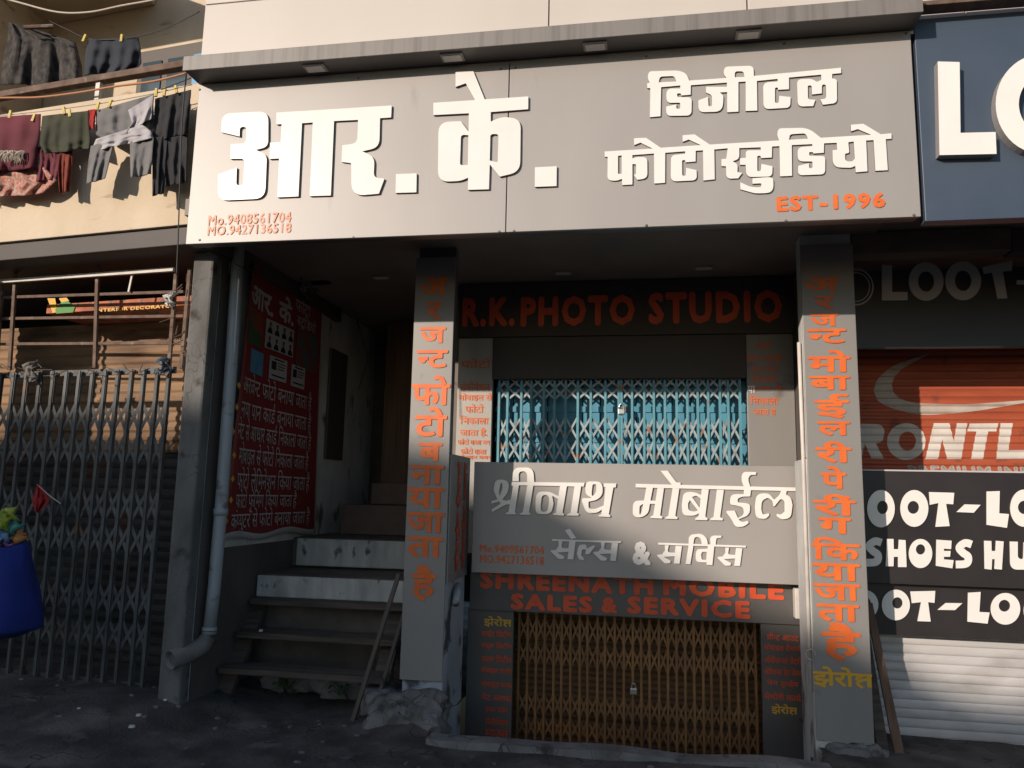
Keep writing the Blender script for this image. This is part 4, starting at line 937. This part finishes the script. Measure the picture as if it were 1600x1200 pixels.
for k, (px, py, s, rz, mi) in enumerate(((4,815,.09,.3,0),(16,806,.08,-.4,0),(22,822,.08,.6,1),(8,835,.09,-.2,3),(30,838,.07,.5,4),(18,850,.08,-.6,2),(36,850,.06,.1,2))):
    c = at(px, py, -.02+.02*k); bm = B(); n = 5
    g = [[bm.verts.new((c.x+(i/n-.5)*s*1.2, c.y+.03*math.sin(i*1.5+j+k), c.z+(j/n-.5)*s*1.1+.015*math.sin(i*2.2+k))) for j in range(n+1)] for i in range(n+1)]
    for i in range(n):
        for j in range(n): bm.faces.new((g[i][j], g[i][j+1], g[i+1][j+1], g[i+1][j]))
    bmesh.ops.rotate(bm, verts=bm.verts[:], cent=c, matrix=Matrix.Rotation(rz, 3, 'Y'))
    o = obj('snack_packet', bm, pk_m[mi], None, True); o.modifiers.new('t', 'SOLIDIFY').thickness = .02
    tag(o, ['lime green packet leaning outermost on the blue bag', 'lime green packet topmost of the pile on the blue bag', 'teal packet wedged in the pile on the blue bag', 'sky blue packet lying low on the blue bag', 'orange packet at the right of the pile on the blue bag', 'purple packet tucked under the orange one', 'small purple packet at the right edge of the blue bag'][k], 'packet')
# red pennant on a stick tied to the gate
pn = empty('red_pennant', atl(62, 800, .2), 'small crumpled red pennant on a pale stick before the folding gate', 'pennant')
garment('pennant_cloth', [(757,58,63),(772,53,72),(783,50,78),(800,55,62)], .2, crd, None, None, .02, 4, 3, pn)
bm = B(); tube(bm, [atl(58, 757, .2), atl(78, 775, .18), atl(95, 787, .16)], .004, 6); obj('stick', bm, M['rope'], pn)

# ================================================================ RIGHT SHOP
rs = empty('shoe_shop_building', (2.6, 2, 0), 'dark shoe shop front at the right with shutters behind and a brown beam', 'building')
bm = B(); box(bm, 1.64, 6.5, .1, 3.4, 3.52, 3.64); obj('soffit', bm, M['soffit'], rs)
bm = B(); box(bm, 1.45, 6.5, 2.6, 2.7, -.1, 3.5); obj('back_wall', bm, M['dark'], rs)
obj('beam', bbox(1.462, 2.50, 1.0, 1.16, 3.345, 3.515, .01), M['beam'], rs)
obj('beam', bbox(2.52, 6.5, 1.05, 1.2, 3.345, 3.515, .01), M['brown_wall'], rs)
fs = empty('shoe_shop_sign', (2.8, .05, 3.22), 'blue grey fascia board with huge white block letters at the right edge', 'shop sign')
obj('sign_panel', bbox(1.607, 6.0, .0, .09, 3.222, 4.49, .004), M['blue_fascia'], fs)
tr = T(850, 40, 2.1333)
letters('block_lettering', [[[(1312,120),(1385,122),(1388,358),(1505,355),(1508,428),(1318,432)]], [ell(1660, 262, 155, 166, 48), ell(1660, 262, 78, 92, 40)]], tr, 0, .06, WL, M['lamp_frame'], fs)
tag(obj('canopy_plank', bbox(1.62, 4.2, -.12, -.02, 4.50, 4.53, .004), M['rust']), 'thin rusty strip lying along the top of the blue grey fascia', 'strip')
# shaded board with grey lettering
sbd = empty('shaded_name_board', (2.6, 1.42, 2.72), 'black shaded name board with grey capitals above the red shutter', 'name board')
obj('board', bbox(1.46, 5.5, 1.40, 1.44, 2.74, 3.34, .003), M['black_board'], sbd)
tg = T(1230, 340, 2.857)
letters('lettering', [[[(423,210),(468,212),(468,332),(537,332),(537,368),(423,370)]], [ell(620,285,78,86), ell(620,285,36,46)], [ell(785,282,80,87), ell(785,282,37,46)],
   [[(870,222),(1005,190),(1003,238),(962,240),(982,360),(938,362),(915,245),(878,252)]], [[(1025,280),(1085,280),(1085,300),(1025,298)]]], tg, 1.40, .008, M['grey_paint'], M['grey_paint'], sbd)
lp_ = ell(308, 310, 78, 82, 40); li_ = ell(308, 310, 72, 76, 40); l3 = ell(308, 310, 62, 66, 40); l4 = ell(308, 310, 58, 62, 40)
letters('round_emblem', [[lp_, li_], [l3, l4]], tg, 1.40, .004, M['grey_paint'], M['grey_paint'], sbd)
# red shutter with painted swoosh and lettering that follow the slats
RSY, RSZ, RP, RD = 1.98, 1.60, .060, .011
rsh = shutter('rolling_shutter', 1.45, 5.5, RSZ, 3.0, RSY, RP, RD, M['shut_red'], 'red ribbed shutter with white painted letters and swoosh')
def drape(bm, lift=.0025):
    z = RSZ
    while z < 3.02:
        bmesh.ops.bisect_plane(bm, geom=bm.verts[:]+bm.edges[:]+bm.faces[:], plane_co=(0,0,z), plane_no=(0,0,1)); z += RP/4
    for v in bm.verts:
        q = (v.co.z-RSZ)/(RP/4); i = math.floor(q+1e-4); f = q-i
        d0, d1 = prof(i*RP/4, RP, RD), prof((i+1)*RP/4, RP, RD)
        v.co.y = RSY - (d0*(1-f)+d1*f) - lift
def painted(name, shapes, tf, mt):
    for sh in shapes:
        loops = []
        for lp in sh:
            pts = fillet(lp) if not isinstance(lp[0], Vector) else lp
            W = [at(*tf(p[0], p[1]), RSY) for p in pts]; loops.append([(v.x, v.z) for v in W])
        me = fill2d(loops); me.transform(Matrix(((1,0,0,0),(0,0,-1,RSY),(0,1,0,0),(0,0,0,1))))
        bm = B(); bm.from_mesh(me); bpy.data.meshes.remove(me); drape(bm); obj(name, bm, mt, rsh)
painted('painted_lettering', [
  [[(328,920),(412,922,25),(435,945,20),(425,1000,25),(395,1010),(430,1075),(375,1075),(345,1010),(330,1075),(290,1075)]],
  [ell(530,1000,86,82), ell(535,998,38,42)],
  [[(652,918),(722,918),(742,1000),(755,918),(802,918),(775,1078),(712,1078),(690,990),(672,1078),(615,1078)]],
  [[(812,920),(940,918),(932,955),(895,955),(872,1078),(818,1078),(842,955),(802,955)]],
  [[(950,918),(1005,918),(985,1038),(1070,1038),(1070,1078),(930,1078)]]], tg, M['white_paint'])
painted('painted_swoosh', [[[(385,770),(400,720,40),(470,660,40),(640,605),(500,680,40),(460,740,40),(480,800,50),(560,830,50),(800,835,60),(1070,815),(1070,826),(820,868,60),(600,885,60),(470,855,40),(400,820,30)]]], tg, mat('shaded_white_paint', (.52,.47,.42), .65, 0, (.40,.34,.29), 8, 6, .35, .7))  # swoosh white darkened in colour for the shade it lies in
text('painted_lettering', 'PREMIUM INN', quad(1418, 728, 1615, 748, RSY), M['white_paint'], rsh, .05, drape=drape)
# LOOT boards
tb = T(1230, 720, 2.5)
def Sst(pts, wd): return [stroke(pts, wd)]
def Sl(x, y, h=1.):  # a chunky S centred at x, y
    return [stroke(smooth_pts([(x+30,y-38*h),(x+5,y-44*h),(x-18,y-26*h),(x-4,y-6*h),(x+16,y+10*h),(x+10,y+36*h),(x-32,y+40*h)]), 30)]
nb = empty('name_board', (2.6, 1.32, 1.05), 'black name board with two rows of white cartoon style capitals', 'name board')
obj('board', bbox(1.46, 5.5, 1.30, 1.34, 1.045, 1.830, .003), M['black_board'], nb)
bm = B(); box(bm, 1.46, 5.5, 1.295, 1.345, 1.831, 1.842); obj('top_trim', bm, M['flex_white'], nb)
letters('lettering', [
  [[(215,120),(265,118),(262,205),(302,208),(296,262),(215,250)]], [ell(366,187,54,73), ell(372,182,21,26)], [ell(496,186,55,72), ell(492,182,22,25)],
  [[(553,122),(652,125),(648,170),(620,168),(634,255),(578,258),(590,165),(556,172)]], [[(692,170),(755,172),(728,203),(660,200)]],
  [[(778,120),(830,118),(828,205),(866,208),(858,262),(778,250)]], [ell(925,185,55,73), ell(925,182,24,26)],
  Sl(338,358), [[(388,305),(415,305),(416,345),(433,345),(435,308),(462,310),(466,415),(432,415),(432,375),(416,375),(415,412),(384,412)]],
  [ell(520,362,46,57), ell(520,346,18,20)], [[(582,308),(642,312),(640,345),(612,343),(612,352),(638,352),(636,375),(612,375),(612,385),(650,388),(645,420),(580,410)]],
  Sl(690,365), [[(768,312),(797,313),(798,352),(812,352),(814,312),(845,315),(838,425),(808,422),(810,384),(800,384),(798,425),(770,422)]],
  [[(868,315),(900,316),(900,380,14),(920,386,10),(922,318),(950,320),(955,425,30),(870,425,30)]]], tb, 1.30, .01, M['white_letter'], M['letter_edge'], nb)
nb2 = empty('name_board', (2.6, 1.37, .68), 'lower black name board with one row of white capitals, just above the grey shutter', 'name board')
obj('board', bbox(1.46, 5.5, 1.36, 1.40, .690, 1.043, .003), M['black_board'], nb2)
letters('lettering', [
  [ell(302,562,54,58), ell(306,556,20,22)], [ell(424,563,55,60), ell(430,555,20,22)], [[(480,510),(578,508),(575,555),(550,552),(560,628),(508,626),(522,552),(486,556)]],
  [[(618,555),(684,556),(655,583),(586,582)]], [[(705,515),(755,512),(750,590),(790,592),(782,636),(703,628)]], [ell(852,578,58,62), ell(848,566,22,23)], [ell(985,585,62,66), ell(985,575,22,23)]],
  tb, 1.36, .01, M['white_letter'], M['letter_edge'], nb2)
shutter('rolling_shutter', 1.46, 5.5, -.25, .70, 1.45, .062, .009, M['shut_grey'], 'plain grey rolling shutter below the lower black name board', P=lambda x, z, d: Vector((x, 1.46+d, z)), sub=8, ex=.22)
# planks leaning beside the right pillar
bm = B(); hexa(bm, [(1.60,1.02,-.05),(1.66,1.02,-.05),(1.545,1.20,.92),(1.50,1.20,.92),(1.60,1.05,-.05),(1.66,1.05,-.05),(1.545,1.23,.92),(1.50,1.23,.92)])
tag(obj('leaning_plank', bm, M['wood_warm']), 'narrow brown plank leaning beside the right pillar, the outer of two', 'plank')
bm = B(); hexa(bm, [(1.50,1.06,-.05),(1.575,1.06,-.05),(1.49,1.22,.98),(1.465,1.22,.98),(1.50,1.10,-.05),(1.575,1.10,-.05),(1.49,1.26,.98),(1.465,1.26,.98)])
tag(obj('leaning_plank', bm, M['wood']), 'dark weathered plank squeezed between the pillar and the outer plank', 'plank')
# thin cables under the signs
def cable(pts, label, r=.004):
    bm = B(); tube(bm, pts, r, 6); tag(obj('cable', bm, M['wire'], smooth=True), label, 'cable')
cable(sag(at(300, 378, .11), at(500, 455, 1.4), .05), 'black cable sagging below the left end of the big sign')
cable(sag(at(540, 432, 2.9), at(575, 560, 2.9), .0)+sag(at(575, 560, 2.9), at(560, 610, 2.9), 0), 'dark cable looping down the stair wall')

# ---------------------------------------------------------------- weeds and litter
def weed(x, y, z, n, s, label):
    bm = B()
    for k in range(n):
        a = random.uniform(0, 2*PI); r = s*random.uniform(.2, 1); c = Vector((x+math.cos(a)*r, y+math.sin(a)*r*.6, z+s*random.uniform(.1, 1.0)))
        tube(bm, [(x, y, z-.02), c], .002, 3)
        l = s*random.uniform(.25, .45); dx = Vector((math.cos(a), math.sin(a), random.uniform(-.4,.4)))*l; dy = Vector((-math.sin(a), math.cos(a), random.uniform(-.3,.3)))*l*.4
        bm.faces.new([bm.verts.new(v) for v in (c, c+dx*.5+dy, c+dx, c+dx*.5-dy)])
    tag(obj('weed', bm, M['leaf']), label, 'weed')
q = onz(255, 1090, .12); weed(q.x, q.y, gz(q.x, q.y), 16, .10, 'small green weed at the foot of the concrete pier')
weed(-2.75, 1.30, .08, 22, .14, 'low weed growing under the wooden steps at the left')
weed(-2.30, 1.25, .08, 18, .11, 'low weed growing under the middle of the wooden steps')
def litter(px, py, s, seed, label):
    p = onz(px, py, .03); p.z = gz(p.x, p.y); r_ = rock(p.x, p.y, p.z+s*.4, s, s*.8, s*.5, seed, 2)
    tag(obj('litter', r_, M['paper']), label, 'litter', None)
for k, (px, py, s, lb_) in enumerate(((256,1122,.016,'white scrap on the ground below the pier weed'),(205,1150,.022,'white scrap on the ground left of the stairs'),(500,1077,.022,'crumpled white paper in front of the lowest step'),(120,1138,.012,'tiny white scrap on the dark ground by the folding gate'),(60,1025,.014,'tiny white scrap at the foot of the folding gate'),(215,1140,.02,'flat pale scrap beside the white scrap left of the stairs'))): litter(px, py, s, k+2, lb_)
tag(obj('litter', rock(-2.94, 1.16, .522, .016, .014, .012, 5, 2), M['paper']), 'white paper ball lying on the second wooden step', 'litter')
for k in range(40):
    pass
bm = B()
for k in range(60):
    x, y = random.uniform(-4.6, .5), random.uniform(-.6, .9)
    if x > -1.4 and y > .4: continue
    q = rock(x, y, gz(x, y)+.004, random.uniform(.008,.03), random.uniform(.008,.03), random.uniform(.005,.016), k, 1)
    me = bpy.data.meshes.new('t'); q.to_mesh(me); q.free(); bm.from_mesh(me); bpy.data.meshes.remove(me)
tag(obj('pebbles', bm, M['concrete']), kind='stuff', label='loose pebbles and grit scattered over the street edge', cat='pebbles')

# ================================================================ ROW OF HOUSES ACROSS THE STREET (behind the camera; they shade the lower front)
ob = empty('opposite_building', (-18, -25, 0), 'row of plastered houses across the street behind the photographer', 'building')
def house(prof_, y0, y1, name):
    bm = B(); lo = [(prof_[-1][0], 0), (prof_[0][0], 0)]
    P_ = list(prof_) + lo
    f = [bm.verts.new((x, y1, z)) for x, z in P_]; b = [bm.verts.new((x, y0, z)) for x, z in P_]
    bm.faces.new(f); bm.faces.new(b[::-1])
    for i in range(len(P_)): j = (i+1) % len(P_); bm.faces.new((f[i], b[i], b[j], f[j]))
    obj(name, bm, M['brick_far'], ob)
ROOF = [(-60,10.7),(-24,10.6),(-20.8,10.42),(-18.0,10.2),(-17.7,9.78),(-17.45,9.64),(-17.1,9.47),(-16.4,9.3),(-15.3,9.0),(-14.7,8.72),(-13,8.64),(-9.5,8.6)]
house(ROOF, -30, -22, 'house_wall')
bm = B(); tube(bm, [(-14.15, -22.6, 8.3), (-14.15, -22.6, 8.93)], .42, 24); obj('shadow_caster', bm, M['dark'], ob)  # drum added on the unseen roof to throw a rounded shadow
